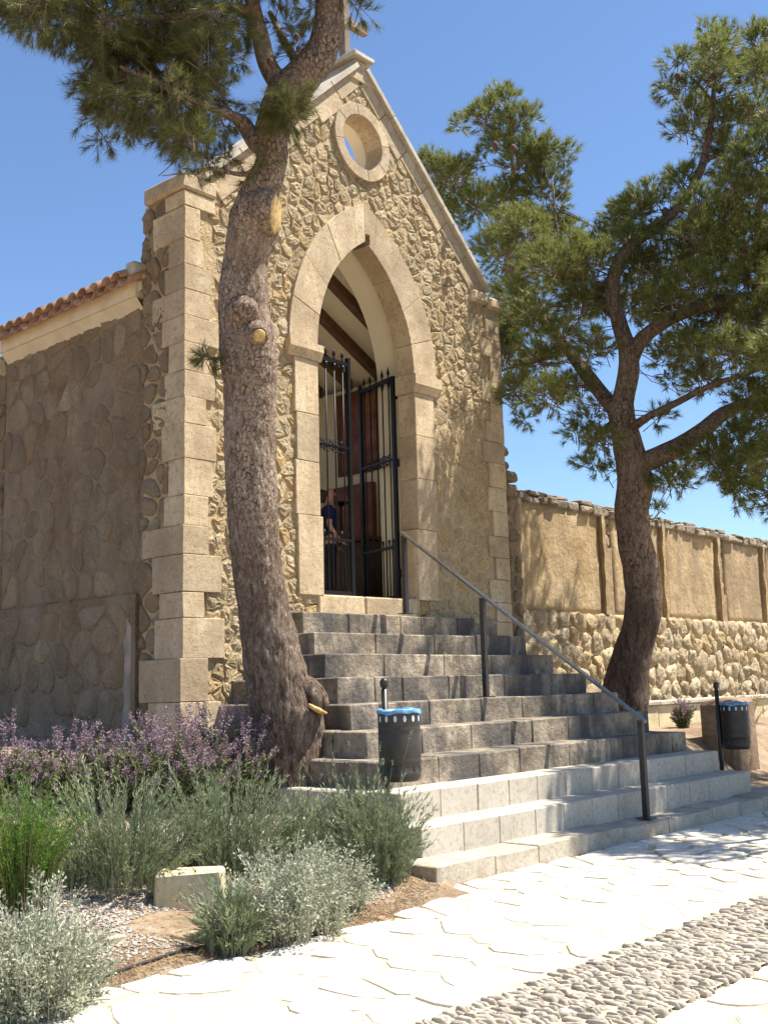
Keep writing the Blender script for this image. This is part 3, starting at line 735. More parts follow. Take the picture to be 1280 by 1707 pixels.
# ================================================================== STAIRS
stairs = empty('stone_steps', (0, -1.5, 0), 'wide flight of weathered stone steps with two paler lower steps', 'steps')
SY = [-.35, -.663, -.9675, -1.277, -1.586, -1.891, -2.203, -2.489, -2.782, -3.074]
SZ = [1.893, 1.695, 1.4925, 1.295, 1.0935, .899, .70, .511, .3205, .13]
SL = [-1.28, -1.454, -1.639, -1.811, -1.987, -2.14, -2.30, -2.457, -2.60, -2.82]
SR = [1.60, 1.67, 1.733, 1.847, 1.933, 1.99, 2.126, 2.209, 2.252, 7.0]
r = random.Random(17)
for i in range(10):
    zb = SZ[i + 1] if i < 9 else -.02
    mt = M['stair'] if i < 7 else (M['newstep'] if i < 9 else M['kerb'])
    back = -.0 if i == 0 else SY[i - 1] + .04
    V, Fc = box_geo((SL[i] + .02, SY[i] + .02, -.1 if i == 9 else zb - .18), (SR[i] - .02 if i < 9 else 2.6, .0 + .01, SZ[i] - .012))
    if i == 9: V, Fc = box_geo((SL[i] + .02, SY[i] + .02, -.1), (6.98, SY[8] + .2, SZ[i] - .012))
    st = mesh_obj('step', V, Fc, M['stairmortar'], stairs)
    x = SL[i]; first = True
    while x < SR[i] - .02:
        wd = r.uniform(.30, .85) if i < 7 else (r.uniform(.36, .44) if i < 9 else r.uniform(.45, .75))
        if SR[i] - (x + wd) < .25: wd = SR[i] - x
        rag = .006 if i < 7 else .003
        dz = r.uniform(-.006, .004) if i < 7 else (r.uniform(-.002, .002) if i < 9 else r.uniform(-.012, .01))
        g = .0012 if i < 7 else .002
        block('step_stone', (x + g, SY[i] + r.uniform(-rag, rag), zb - .03), (x + wd - g, back if i else 0.0, SZ[i] + dz), mt, st, ch=.009 if i < 7 else .006, jit=.004 if i < 7 else .002, seed=r.random())
        x += wd
    # end stones showing on the left flank
    if i < 9:
        y = back if i else 0.0
        while y < -.04 and i > 0:
            d = r.uniform(.4, .7); y1 = min(0, y + d)
            if -y1 < .2: y1 = 0
            block('step_stone', (SL[i], y + .004, zb - .03), (SL[i] + .32, y1 - .004, SZ[i] + r.uniform(-.006, .004)), mt, st, ch=.012, jit=.006, seed=r.random())
            y = y1
        if i > 0:
            block('step_stone', (SR[i] - .3, back + .004, zb - .03), (SR[i], -.004, SZ[i] + r.uniform(-.006, .004)), mt, st, ch=.012, jit=.006, seed=r.random())
# rendered mass under the stair flank
V, Fc = box_geo((-2.25, -1.9, -.1), (1.9, .005, .70)); mesh_obj('core', V, Fc, M['stairmortar'], stairs)

# handrail
rail = empty('handrail', (-.06, -1.7, .13), 'dark steel handrail with three posts running down the middle of the steps', 'handrail')
RX = -.06
for y, zb, zt in ((-.50, SZ[0], 2.655), (-1.42, SZ[4], 1.985), (-2.95, SZ[9], .895)):
    p = mesh_obj('post', *box_geo((RX - .022, y - .022, zb), (RX + .022, y + .022, zt)), M['steel'], rail)
    block('base_plate', (RX - .06, y - .06, zb + .002), (RX + .06, y + .06, zb + .010), M['steel'], p, ch=.003, jit=0)
y0, z0, y1, z1 = -.47, 2.69, -2.99, .885
V = []
for yy, zz in ((y0, z0), (y1, z1)):
    for dx in (-.026, .026):
        for dz in (-.012, .012): V.append((RX + dx, yy, zz + dz))
mesh_obj('rail', V, [(0, 1, 3, 2), (4, 6, 7, 5), (0, 4, 5, 1), (2, 3, 7, 6), (0, 2, 6, 4), (1, 5, 7, 3)], M['railtop'], rail)

# ================================================================== GATES
def scroll(cx, cz, s, fx, fz):
    pts = []
    for k in range(15):
        a = k / 14 * math.pi * 2.3; rr = s * (1 - .62 * k / 14)
        pts.append((cx + fx * (s * .2 + rr * math.cos(a + math.pi)) + fx * s, 0, cz + fz * (rr * math.sin(a) + s * .9)))
    return tube_geo(pts, [.006] * len(pts), 5, 1)
def gate(label, hinge, ang, sign):
    g = empty('iron_gate', hinge, label, 'gate', 'iron gate leaves in the doorway')
    g.rotation_euler = (0, 0, ang)
    def part(name, V, Fc, smooth=False):
        me = bpy.data.meshes.new(name); me.from_pydata([(sign * float(a), float(b), float(c)) for a, b, c in V], [], [list(f) for f in Fc]); me.materials.append(M['iron']); me.update()
        o = bpy.data.objects.new(name, me); link(o, g)
        if smooth: me.polygons.foreach_set('use_smooth', [True] * len(me.polygons))
        return fix(o)
    W, HT, MID, LOW = .70, 2.46, 1.53, .57
    part('stile', *box_geo((0, -.02, .02), (.045, .02, HT))); part('stile', *box_geo((W - .04, -.02, .02), (W, .02, HT + .05)))
    for z, t in ((HT - .045, .045), (MID, .022), (LOW, .028), (.03, .035)): part('cross_rail', *box_geo((.0451, -.016, z), (W - .0401, .016, z + t)))
    n = 5
    for i in range(n):
        x = .045 + (W - .085) * (i + .5) / n
        part('bar', *tube_geo([(x, 0, .06), (x, 0, HT)], [.0085, .0085], 6), smooth=True)
        part('finial', *tube_geo([(x, 0, HT), (x, 0, HT + .03), (x, 0, HT + .055), (x, 0, HT + .13)], [.008, .008, .02, .001], 6), smooth=True)
        part('finial', *tube_geo([(x, 0, HT - .12), (x, 0, HT - .075), (x, 0, HT - .05)], [.009, .02, .024], 6), smooth=True)
        if i < n - 1:
            x2 = x + (W - .085) / n / 2
            part('lower_bar', *tube_geo([(x2, 0, .06), (x2, 0, LOW + .05), (x2, 0, LOW + .1)], [.007, .007, .016], 5), smooth=True)
            part('scroll', *join_geo([scroll(x2, MID + .011, .034, fx, fz) for fx in (-1, 1) for fz in (-1, 1)]), smooth=True)
    part('lower_bar', *tube_geo([(.075, 0, .06), (.075, 0, LOW + .05), (.075, 0, LOW + .1)], [.007, .007, .016], 5))
    part('lower_bar', *tube_geo([(W - .07, 0, .06), (W - .07, 0, LOW + .05), (W - .07, 0, LOW + .1)], [.007, .007, .016], 5))
    for z in (.25, 1.45, 2.2): part('hinge', *box_geo((-.02, -.015, z), (-.001, .03, z + .09)))
    return g
gate('closed left leaf of the black iron gate with scrollwork', (-.70, .24, 2.10), 0, 1)
gate('open right leaf of the black iron gate, swung inward against the wall', (.70, .24, 2.10), rad(-104), -1)

# ================================================================== INSIDE THE CHAPEL
art = empty('wall_painting', (1.87, 1.85, 3.9), 'dark reddish framed painting on the cream wall inside the chapel', 'painting')
block('canvas', (1.866, 1.56, 3.93), (1.889, 2.20, 4.88), M['painting'], art, ch=.004, jit=0)
for lo, hi in (((1.855, 1.50, 3.87), (1.892, 1.56, 4.94)), ((1.855, 2.20, 3.87), (1.892, 2.26, 4.94)), ((1.855, 1.5601, 3.87), (1.892, 2.1999, 3.93)), ((1.855, 1.5601, 4.88), (1.892, 2.1999, 4.94))):
    block('frame', lo, hi, M['timber'], art, ch=.008, jit=0)
alt = empty('altar_cabinet', (1.75, 1.95, 2.07), 'dark red brown altar cabinet against the inside wall', 'altar')
block('body', (1.55, 1.45, 2.075), (1.88, 2.5, 2.95), M['redpanel'], alt, ch=.01, jit=0)
block('top', (1.50, 1.40, 2.953), (1.885, 2.55, 3.0), M['timber'], alt, ch=.01, jit=0)
block('panel', (1.80, 1.62, 3.003), (1.885, 2.3, 3.72), M['painting'], alt, ch=.01, jit=0)
for y in (1.6, 1.95, 2.3): block('door', (1.535, y - .15, 2.14), (1.549, y + .15, 2.88), M['timber'], alt, ch=.006, jit=0)
can = empty('iron_candle_stand', (1.25, 1.62, 2.07), 'tall thin iron candle stand beside the altar cabinet', 'candle stand')
tube('stem', [(1.25, 1.62, 2.08), (1.25, 1.62, 3.35)], [.014, .012], M['iron'], can, 6)
tube('dish', [(1.25, 1.62, 3.35), (1.25, 1.62, 3.38), (1.25, 1.62, 3.40)], [.02, .09, .1], M['iron'], can, 12)
tube('base', [(1.25, 1.62, 2.072), (1.25, 1.62, 2.10)], [.14, .12], M['iron'], can, 14)

# person
def person():
    P = at_y(545, 812, 1.45); bx, by = float(P[0]), 1.45; zf = 2.072; H = float(P[2]) - zf
    root = empty('person', (bx, by, zf), 'person with brown hair in a navy top standing behind the closed gate leaf', 'person')
    k = H / 1.62
    yaw = rad(-35)                                  # looks towards picture right
    f = np.array([math.cos(yaw), math.sin(yaw), 0]); l = np.array([-f[1], f[0], 0]); up = np.array([0, 0, 1.])
    at = lambda a, b, c: (f * a + l * b + up * c) * k
    def skin(name, J, E, material, parent, lev=2):
        me = bpy.data.meshes.new(name); me.from_pydata([tuple(map(float, at(*j[:3]))) for j in J], E, []); me.materials.append(material)
        o = bpy.data.objects.new(name, me); link(o, parent)
        m = o.modifiers.new('skin', 'SKIN'); m.use_smooth_shade = True
        for i, j in enumerate(J):
            s = me.skin_vertices[0].data[i]; s.radius = (j[3] * k, j[4] * k if len(j) > 4 else j[3] * k); s.use_root = (i == 0)
        q = o.modifiers.new('sub', 'SUBSURF'); q.levels = lev; q.render_levels = lev
        return o
    J = [(0, 0, .90, .105, .15), (0, 0, 1.05, .085, .125), (0.01, 0, 1.22, .10, .15), (0, 0, 1.34, .06, .11), (0.01, 0, 1.41, .045), (.025, 0, 1.47, .062), (.03, 0, 1.54, .078, .07), (.02, 0, 1.60, .05),
         (0, .15, 1.31, .05), (-.01, .19, 1.08, .037), (.10, .17, .88, .028), (.16, .16, .83, .022),
         (0, -.15, 1.31, .05), (-.01, -.19, 1.08, .037), (.12, -.17, .90, .028), (.18, -.16, .86, .022),
         (0, .085, .80, .075), (.02, .09, .47, .052), (0, .09, .09, .036), (.13, .10, .03, .032),
         (0, -.085, .80, .075), (.02, -.09, .47, .052), (0, -.09, .09, .036), (.13, -.10, .03, .032)]
    E = [(0, 1), (1, 2), (2, 3), (3, 4), (4, 5), (5, 6), (6, 7), (3, 8), (8, 9), (9, 10), (10, 11), (3, 12), (12, 13), (13, 14), (14, 15), (0, 16), (16, 17), (17, 18), (18, 19), (0, 20), (20, 21), (21, 22), (22, 23)]
    n = len(J)
    for base, sx in ((11, 1), (15, -1)):
        bj = J[base]
        for q in range(4):
            off = (q - 1.5) * .017; a = len(J)
            J += [(bj[0] + .045, bj[1] + off, bj[2] - .012, .009), (bj[0] + .075 - .004 * abs(q - 1.5), bj[1] + off, bj[2] - .035, .008)]; E += [(base, a), (a, a + 1)]
        a = len(J); J += [(bj[0] + .02, bj[1] - sx * .035, bj[2] + .012, .010), (bj[0] + .045, bj[1] - sx * .042, bj[2] + .004, .008)]; E += [(base, a), (a, a + 1)]
    body = skin('body', J, E, M['skin'], root)
    skin('nose', [(.10, 0, 1.545, .012), (.115, 0, 1.525, .013), (.098, 0, 1.515, .010)], [(0, 1), (1, 2)], M['skin'], root, 1)
    skin('hair', [(-.02, 0, 1.575, .085, .088), (-.05, 0, 1.52, .07, .08), (-.06, 0, 1.47, .05, .06), (-.07, 0, 1.40, .03, .035)], [(0, 1), (1, 2), (2, 3)], M['hair'], root)
    skin('top', [(0, 0, .88, .135, .165), (0, 0, 1.05, .11, .15), (.01, 0, 1.22, .125, .165), (0, 0, 1.335, .085, .13), (0, .155, 1.315, .07), (-.005, .185, 1.15, .062), (0, -.155, 1.315, .07), (-.005, -.185, 1.15, .062)],
         [(0, 1), (1, 2), (2, 3), (3, 4), (4, 5), (3, 6), (6, 7)], M['navy'], root)
    skin('trousers', [(0, 0, .92, .125, .16), (0, .085, .80, .095), (.02, .09, .47, .07), (0, .09, .11, .06), (0, -.085, .80, .095), (.02, -.09, .47, .07), (0, -.09, .11, .06)],
         [(0, 1), (1, 2), (2, 3), (0, 4), (4, 5), (5, 6)], M['dark'], root)
    for s in (-1, 1): skin('shoe', [(-.03, s * .09, .045, .045), (.06, s * .095, .035, .042), (.16, s * .10, .03, .036)], [(0, 1), (1, 2)], M['dark'], root, 1)
    for s in (-1, 1): skin('eye', [(.088, s * .032, 1.555, .011), (.093, s * .032, 1.555, .008)], [(0, 1)], M['dark'], root, 1)
    bag = empty('cloth_bag', (bx + f[0] * .26 * k, by + f[1] * .26 * k, zf + .55 * k), 'white folded cloth held by the person behind the gate', 'cloth')
    c = np.array(bag.location); V = []; Fc = []
    for i in range(9):
        for j in range(5):
            z = .33 - .10 * i; wv = (j - 2) * .055 * (.5 + .06 * i); V.append(tuple(c + (f * (.02 * math.sin(j * 2 + i * .5)) - l * (.17 - .02 * 0) + l * wv + up * z) * k))
    Fc = [(i * 5 + j, i * 5 + j + 1, (i + 1) * 5 + j + 1, (i + 1) * 5 + j) for i in range(8) for j in range(4)]
    cl = mesh_obj('cloth', V, Fc, M['white'], bag, True); sdm = cl.modifiers.new('thick', 'SOLIDIFY'); sdm.thickness = .008
person()

# ================================================================== BOUNDARY WALL ON THE RIGHT
bw = empty('boundary_wall', (6.5, .5, .6), 'long ochre rendered boundary wall with ribs above a rubble base', 'wall')
def wtop(x): return 3.57 - .012 * (x - 3) + .02 * noise.noise((x * 2, 0, 0))
core = mesh_obj('core', *box_geo((2.36, .36, .3), (15, .75, 3.40)), M['mortar'], bw)
ribs = [(2.94, 3.02), (4.88, 5.18), (6.53, 6.66), (8.32, 8.62), (10.0, 10.2), (11.9, 12.1), (13.7, 13.9)]
pos = [2.40]
for a, b in ribs: pos += [a, b]
pos.append(15.0)
r = random.Random(44)
for i in range(0, len(pos) - 1, 2):
    x0, x1 = pos[i], pos[i + 1]; nxs = max(2, int((x1 - x0) / .12)); nzs = 12; V = []
    for j in range(nzs + 1):
        for q in range(nxs + 1):
            x = x0 + (x1 - x0) * q / nxs; z = 2.06 + (wtop(x) - .10 - 2.06) * j / nzs
            V.append((x, .30 + .022 * noise.noise((x * 1.3, z * 1.3, 7)) + .008 * noise.noise((x * 6, z * 6, 2)), z))
    Fc = [(j * (nxs + 1) + q, j * (nxs + 1) + q + 1, (j + 1) * (nxs + 1) + q + 1, (j + 1) * (nxs + 1) + q) for j in range(nzs) for q in range(nxs)]
    o = mesh_obj('render_panel', V, Fc, M['plaster'], bw, smooth=True); sdm = o.modifiers.new('thick', 'SOLIDIFY'); sdm.thickness = .05; sdm.offset = -1
for k, (a, b) in enumerate(ribs):
    z = 2.08; w_ = b - a
    V = []; nz = 26; prof = []
    for j in range(nz + 1):
        zz = 2.08 + (wtop(a) - .12 - 2.08) * j / nz
        j1, j2 = .02 * noise.noise((a, zz * 5, 1)), .025 * noise.noise((b, zz * 5, 4))
        x0, x1 = a - .01 + j1, a + .07 + j2
        V += [(x0, .335, zz), (x0, .235 + .02 * noise.noise((a, zz * 4, 9)), zz), (x1, .235 + .02 * noise.noise((a + 3, zz * 4, 9)), zz), (x1, .335, zz)]
    Fc = [(j * 4 + q, j * 4 + q + 1, (j + 1) * 4 + q + 1, (j + 1) * 4 + q) for j in range(nz) for q in range(3)] + [(0, 3, 2, 1), (nz * 4, nz * 4 + 1, nz * 4 + 2, nz * 4 + 3)]
    mesh_obj('rib', V, Fc, M['plaster'], bw)
    if w_ > .15:
        cells = voronoi(a + .075, b, 2.5 if k != 1 else 3.0, wtop(a) - .12, .13, .11, 70 + k, .9)
        lay_stones('rib_stone', cells, frame((0, .345, 0), (1, 0, 0), (0, 0, 1)), M['boundstone'], bw, .012, .03, .7, 80 + k)
        o = mesh_obj('render_panel', *box_geo((a + .072, .30, 2.06), (b + .005, .36, 2.5 if k != 1 else 3.0)), M['plaster'], bw)
cells = [c for c in voronoi(2.40, 13, .45, 2.10, .29, .225, 71, .85)]
base = mesh_obj('rubble_base', *box_geo((2.36, .27, .3), (15, .359, 2.07)), M['mortar'], bw)
lay_stones('rubble_stone', cells, frame((0, .27, 0), (1, 0, 0), (0, 0, 1)), M['boundstone'], base, .012, .042, .9, 72, edge=.15)
x = 2.42
while x < 14.8:
    wd = r.uniform(.12, .32); zt = wtop(x)
    block('top_stone', (x, .24 + r.uniform(-.02, .03), zt - .13), (x + wd - .008, .80, zt - .03 + r.uniform(-.015, .03)), M['boundtop'], bw, ch=.02, jit=.014)
    if r.random() < .8: block('top_stone', (x + .01, .27 + r.uniform(-.03, .03), zt - .025), (x + wd, .78, zt + r.uniform(.0, .035)), M['boundtop'], bw, ch=.015, jit=.012)
    x += wd
# wall running on behind the chapel on the left
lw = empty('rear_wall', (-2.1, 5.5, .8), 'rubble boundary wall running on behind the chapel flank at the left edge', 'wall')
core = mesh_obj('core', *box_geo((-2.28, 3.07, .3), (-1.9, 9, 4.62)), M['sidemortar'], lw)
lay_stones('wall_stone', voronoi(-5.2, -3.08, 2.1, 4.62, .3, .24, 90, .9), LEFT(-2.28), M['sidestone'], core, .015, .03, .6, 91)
y = 3.08
while y < 8.5:
    d = r.uniform(.1, .22); block('top_stone', (-2.34, y, 4.60), (-1.86, y + d - .01, 4.72 + r.uniform(0, .09)), M['boundstone'], lw, ch=.03, jit=.02); y += d

# low planter wall, big brown block
pw = empty('planter_wall', (6, -.3, .6), 'low cream planter wall with pale top slab at the foot of the boundary wall', 'planter wall')
x = 3.9
while x < 12:
    d = r.uniform(.7, 1.1); block('wall_block', (x, -.36, .45), (x + d - .008, -.12, .875), M['cutstone'], pw, ch=.01, jit=.004); block('top_slab', (x, -.40, .878), (x + d - .006, -.08, .93), M['coping'], pw, ch=.008, jit=.003); x += d
bb = at_y(1164, 1170, -1.38)
big = block('stone_block', (float(bb[0]), -1.80, .0), (float(bb[0]) + .62, -1.38, .955), M['brownblock'], None, ch=.05, jit=.03, seed=4)
tag(big, 'large rough brown stone block behind the litter bin at the right edge', 'stone block')

# ================================================================== LITTER BINS
def bin_(label, px, zg, ztop, dx, dy):
    x, y = px
    g = empty('litter_bin', (x, y, zg), label, 'litter bin', 'cylindrical litter bins on posts')
    p = tube('post', [(x, y, zg - .1), (x, y, ztop - .075)], [.021, .021], M['steel'], g, 14)
    tube('ball', [(x, y, ztop - .075), (x, y, ztop - .07), (x, y, ztop - .055), (x, y, ztop - .03), (x, y, ztop - .01), (x, y, ztop)], [.014, .015, .026, .031, .022, .004], M['steel'], p, 14)
    cx, cy = x + dx, y + dy; zb = ztop - .66; h = .44; R0 = .137
    prof = [(0, R0 * .86), (.012, R0 * .93), (.035, R0 * .97), (.06, R0), (.062, R0 * .985), (.105, R0 * .985), (.107, R0 * 1.0), (.14, R0), (.144, R0 * .99), (.15, R0), (.30, R0), (.304, R0 * .99), (.31, R0), (.34, R0), (.344, R0 * .99), (.35, R0), (.425, R0), (.44, R0 * 1.015), (.445, R0 * 1.0), (.43, R0 * .95), (.06, R0 * .93)]
    seg = 32; V = []; Fc = []
    for z, rr in prof:
        for k in range(seg): V.append((cx + rr * math.cos(2 * math.pi * k / seg), cy + rr * math.sin(2 * math.pi * k / seg), zb + z))
    for i in range(len(prof) - 1):
        for k in range(seg): Fc.append((i * seg + k, i * seg + (k + 1) % seg, (i + 1) * seg + (k + 1) % seg, (i + 1) * seg + k))
    Fc.append(tuple(range(seg))[::-1]); Fc.append(tuple((len(prof) - 1) * seg + k for k in range(seg)))
    b = fix(mesh_obj('body', V, Fc, M['bin'], g, True))
    for k in range(14):                              # flat discs painted as holes: liner colour near the rim, dark slot shade below
        a = 2 * math.pi * k / 14 + .1
        for zc, hw, hz, mm in ((.395, .011, .021, M['hole']), (.083, .006, .020, M['hose'])):
            n = 10; q = []
            for t in range(n):
                da = hw * math.cos(2 * math.pi * t / n) / R0; q.append((cx + R0 * 1.006 * math.cos(a + da), cy + R0 * 1.006 * math.sin(a + da), zb + zc + hz * math.sin(2 * math.pi * t / n)))
            mesh_obj('slot', q, [tuple(range(n))], mm, b)
    # folded liner over the rim
    rr = random.Random(1); V = []; Fc = []; seg = 40
    for i, (z, rf) in enumerate(((.427, 1.035), (.436, 1.05), (.448, 1.04), (.456, .98), (.452, .85), (.40, .80))):
        for k in range(seg):
            a = 2 * math.pi * k / seg; wv = .005 * math.sin(3 * a + 1) + .004 * math.sin(7 * a) + rr.uniform(-.002, .002)
            q = R0 * rf + (rr.uniform(-.003, .004)); V.append((cx + q * math.cos(a), cy + q * math.sin(a), zb + z + wv))
    for i in range(5):
        for k in range(seg): Fc.append((i * seg + k, i * seg + (k + 1) % seg, (i + 1) * seg + (k + 1) % seg, (i + 1) * seg + k))
    tag(mesh_obj('liner_bag', V, Fc, M['bag'], g, True), 'blue plastic liner folded over the rim')
    for s in (.05, .38):
        mesh_obj('bracket', *box_geo((min(x, cx) - .0, min(y, cy) - .012, zb + s), (max(x, cx), max(y, cy) + .012, zb + s + .03)), M['steel'], g)
b1 = at_y(640, 1130, -2.50); bin_('brown litter bin with blue liner on post beside the tree trunk', (float(b1[0]), -2.50), terrain(float(b1[0]), -2.5), float(b1[2]), -.035, -.153)
b2 = at_y(1193, 1137, -2.40); bin_('litter bin with blue liner at right end of steps, before the brown block', (float(b2[0]), -2.40), terrain(float(b2[0]), -2.4), float(b2[2]), .064, -.144)

# ================================================================== PINES
NR = np.random.default_rng(12)
def unit(v): return v / (np.linalg.norm(v, axis=-1, keepdims=True) + 1e-9)
def needles_on(starts, dirs, length, per, nl, width, spread=.75, t0=.3):
    """needle triangles along straight twigs. starts, dirs: (n,3); length: (n,)"""
    n = len(starts)
    t = NR.uniform(t0, 1.0, (n, per)); t = 1 - (1 - t) * NR.uniform(.5, 1, (n, per))
    base = starts[:, None] + dirs[:, None] * (length[:, None] * t)[..., None]
    rnd = unit(NR.normal(size=(n, per, 3)))
    perp = unit(rnd - dirs[:, None] * (rnd * dirs[:, None]).sum(-1, keepdims=True))
    ang = NR.uniform(.25, 1.0, (n, per, 1)) * spread * 1.35
    nd = unit(dirs[:, None] * np.cos(ang) + perp * np.sin(ang)); L = (NR.uniform(.7, 1.15, (n, per, 1)) * nl)
    side = unit(np.cross(nd, NR.normal(size=(n, per, 3)))) * width
    tip = base + nd * L + np.array([0, 0, -.12]) * L * NR.uniform(0, 1, (n, per, 1))
    return np.stack([base - side, base + side, tip], 2).reshape(-1, 3, 3)
def crown_clumps(clumps, twigs_per, tl, per, nl, width, droop=.0, up=.35):
    """clumps: list of (centre, radius, base point). returns needle soup, twig tubes"""
    soup = []; tw = []
    for c, R, b in clumps:
        n = max(5, int(twigs_per * (R ** 1.7)))
        d = unit(NR.normal(size=(n, 3)) + np.array([0, 0, up]))
        pos = c + d * (R * NR.uniform(.15, 1.0, (n, 1)) ** .6) * np.array([1, 1, .8])
        dirs = unit(d * .9 + unit(pos - b) * .55 + np.array([0, 0, up - droop]) * .7 + NR.normal(size=(n, 3)) * .3)
        L = NR.uniform(.7, 1.3, n) * tl; st = pos - dirs * L[:, None] * .6
        soup.append(needles_on(st, dirs, L, per, nl, width))
        for i in range(n):
            if i % 6 == 0: tw.append((st[i] + (b - st[i]) * .0 - dirs[i] * L[i] * .9, st[i], st[i] + dirs[i] * L[i] * .75))
            if i % 24 == 0: tw.append((b + NR.normal(size=3) * .04, (b + st[i]) / 2 + NR.normal(size=3) * R * .15, st[i] - dirs[i] * L[i] * .6))
    return np.concatenate(soup), tw
def twig_soup(tw, r0):
    out = []
    A = np.array(tw)                                   # (n,3 pts,3)
    for a, b, ra, rb in ((0, 1, r0, r0 * .75), (1, 2, r0 * .75, r0 * .35)):
        p, q = A[:, a], A[:, b]; d = unit(q - p); s = unit(np.cross(d, np.array([.3, .5, .8]))); t = np.cross(d, s)
        for k in range(3):
            a0, a1 = 2 * math.pi * k / 3, 2 * math.pi * (k + 1) / 3
            v = lambda o, an, rr: o + (s * math.cos(an) + t * math.sin(an)) * rr
            out += [np.stack([v(p, a0, ra), v(p, a1, ra), v(q, a1, rb)], 1), np.stack([v(p, a0, ra), v(q, a1, rb), v(q, a0, rb)], 1)]
    return np.concatenate(out)
def limb_px(pts, dep):
    """pts: (px, py, width px, depth offset) -> world points and radii"""
    P = [at_depth(p[0], p[1], dep + (p[3] if len(p) > 3 else 0)) for p in pts]
    return P, [p[2] / 2 * (dep + (p[3] if len(p) > 3 else 0)) / F for p in pts]
def cone_soup(spots, s):
    parts = []
    for p in spots:
        V, Fc = tube_geo([p, p + np.array([0, 0, -.3]) * s, p + np.array([0.02, 0, -.8]) * s, p + np.array([.03, 0, -1.1]) * s], [.12 * s, .38 * s, .3 * s, .05 * s], 7); parts.append((V, Fc))
    return join_geo(parts)
def nearest(c, nodes): return nodes[np.argmin(np.linalg.norm(nodes - c, axis=1))]

# ---- near pine on the left
D1 = 8.36
base = at_depth(492, 1345, D1)
pine = empty('pine_tree', (base[0], base[1], terrain(base[0], base[1])), 'leaning pine with cracked bark and sawn stubs in front of the chapel', 'pine tree', 'Aleppo pines by the chapel')
tr = [(497, 1400, 128), (495, 1345, 112), (492, 1290, 106), (487, 1240, 108), (480, 1195, 112), (467, 1150, 106), (456, 1100, 98), (445, 1050, 91), (436, 1000, 86), (429, 950, 83), (424, 900, 83), (420.5, 850, 85), (418, 800, 84), (416.5, 750, 85),
      (415, 700, 85), (416, 650, 88), (416, 600, 94), (411, 560, 92), (405, 520, 84), (406, 480, 84), (409, 440, 76), (417, 405, 80), (424, 375, 84), (426, 348, 78), (432, 322, 62), (445, 295, 54), (454, 260, 52), (452, 230, 58), (460, 200, 62), (475, 165, 70), (488, 145, 72)]
P, Rr = limb_px(tr, D1)
tube('trunk', P, Rr, M['bark'], pine, 112, 16, wob=.07)
limbs = [[(488, 145, 66), (510, 120, 60), (532, 92, 55), (543, 60, 51), (548, 20, 46), (552, -40, 42), (556, -140, 34), (560, -260, 22)],
         [(478, 150, 44), (456, 125, 34), (442, 95, 30), (434, 60, 29), (424, 20, 26), (414, -40, 22, -.1), (400, -140, 17, -.2)],
         [(446, 250, 34), (425, 235, 30), (405, 205, 25), (380, 190, 16, -.15), (330, 170, 12, -.3), (270, 140, 9, -.5), (200, 110, 6, -.7)],
         [(420, 20, 20), (360, 10, 13, -.2), (300, 25, 10, -.4), (220, 30, 8, -.6), (120, 40, 6, -.8)],
         [(414, -40, 16, -.1), (330, -50, 12, -.2), (230, -40, 9, -.5), (110, -20, 7, -.7), (40, 10, 5, -.8)],
         [(505, 120, 20), (470, 60, 12, .3), (450, 20, 9, .4)], [(552, -30, 20), (590, -60, 12, .2), (600, 0, 7, .3)],
         [(440, 285, 14), (400, 290, 8, -.1), (350, 280, 6, -.2), (330, 290, 4, -.25)], [(460, 225, 14), (480, 200, 8, -.25), (485, 190, 5, -.3)],
         [(380, 600, 8, -.05), (355, 597, 5, -.1), (345, 600, 3, -.12)]]
nodes = []
for L in limbs:
    P, Rr = limb_px(L, D1); tube('limb', P, Rr, M['bark'], pine, 18 if L[0][2] > 30 else 9, 5, wob=.06)
    for a, b in zip(P, P[1:]): nodes += [a, (a + b) / 2]
nodes = np.array(nodes[:])
# sawn stubs and knots
c = at_depth(512, 1185, D1 - .08); tip = at_depth(545, 1186, D1 - .14)
tube('stub', [at_depth(495, 1150, D1), at_depth(515, 1155, D1 - .04), at_depth(533, 1172, D1 - .1), at_depth(541, 1184, D1 - .12)], [.14, .115, .08, .035], M['bark'], pine, 22, 4, wob=.12)
tube('sawn_face', [at_depth(514, 1175, D1 - .20), at_depth(532, 1185, D1 - .18), at_depth(545, 1189, D1 - .12)], [.012, .022, .006], M['cut'], pine, 8, 3)
q = unit(CR * .97 - CD * .17 - CU * .10); a = at_depth(455, 357, D1 - .1)
tube('stub', [at_depth(424, 368, D1 + .02), a - q * .10, a - q * .03, a + q * .022], [.20, .185, .172, .165], M['bark'], pine, 22, 3, wob=.05)
a = at_depth(455, 357, D1 - .1); q = unit(CR * .97 - CD * .17 - CU * .10); a = a + q * .02
tube('sawn_face', [a, a + q * .012], [.150, .125], M['cut'], pine, 22, 1)
for (px, py, rr, dd) in ((427, 556, .075, -.17), (405, 520, .10, -.15)):
    a = at_depth(px, py, D1 + dd); b = at_depth(px + 5, py + 3, D1 + dd - .075); k = tube('knot', [a, (a + b) / 2, b], [rr * 1.35, rr * 1.1, rr * .8], M['bark'], pine, 14, 2, wob=.1)
    if rr < .09: tube('sawn_face', [b, b + unit(b - a) * .01], [rr * .7, rr * .55], M['cut'], k, 12, 1)
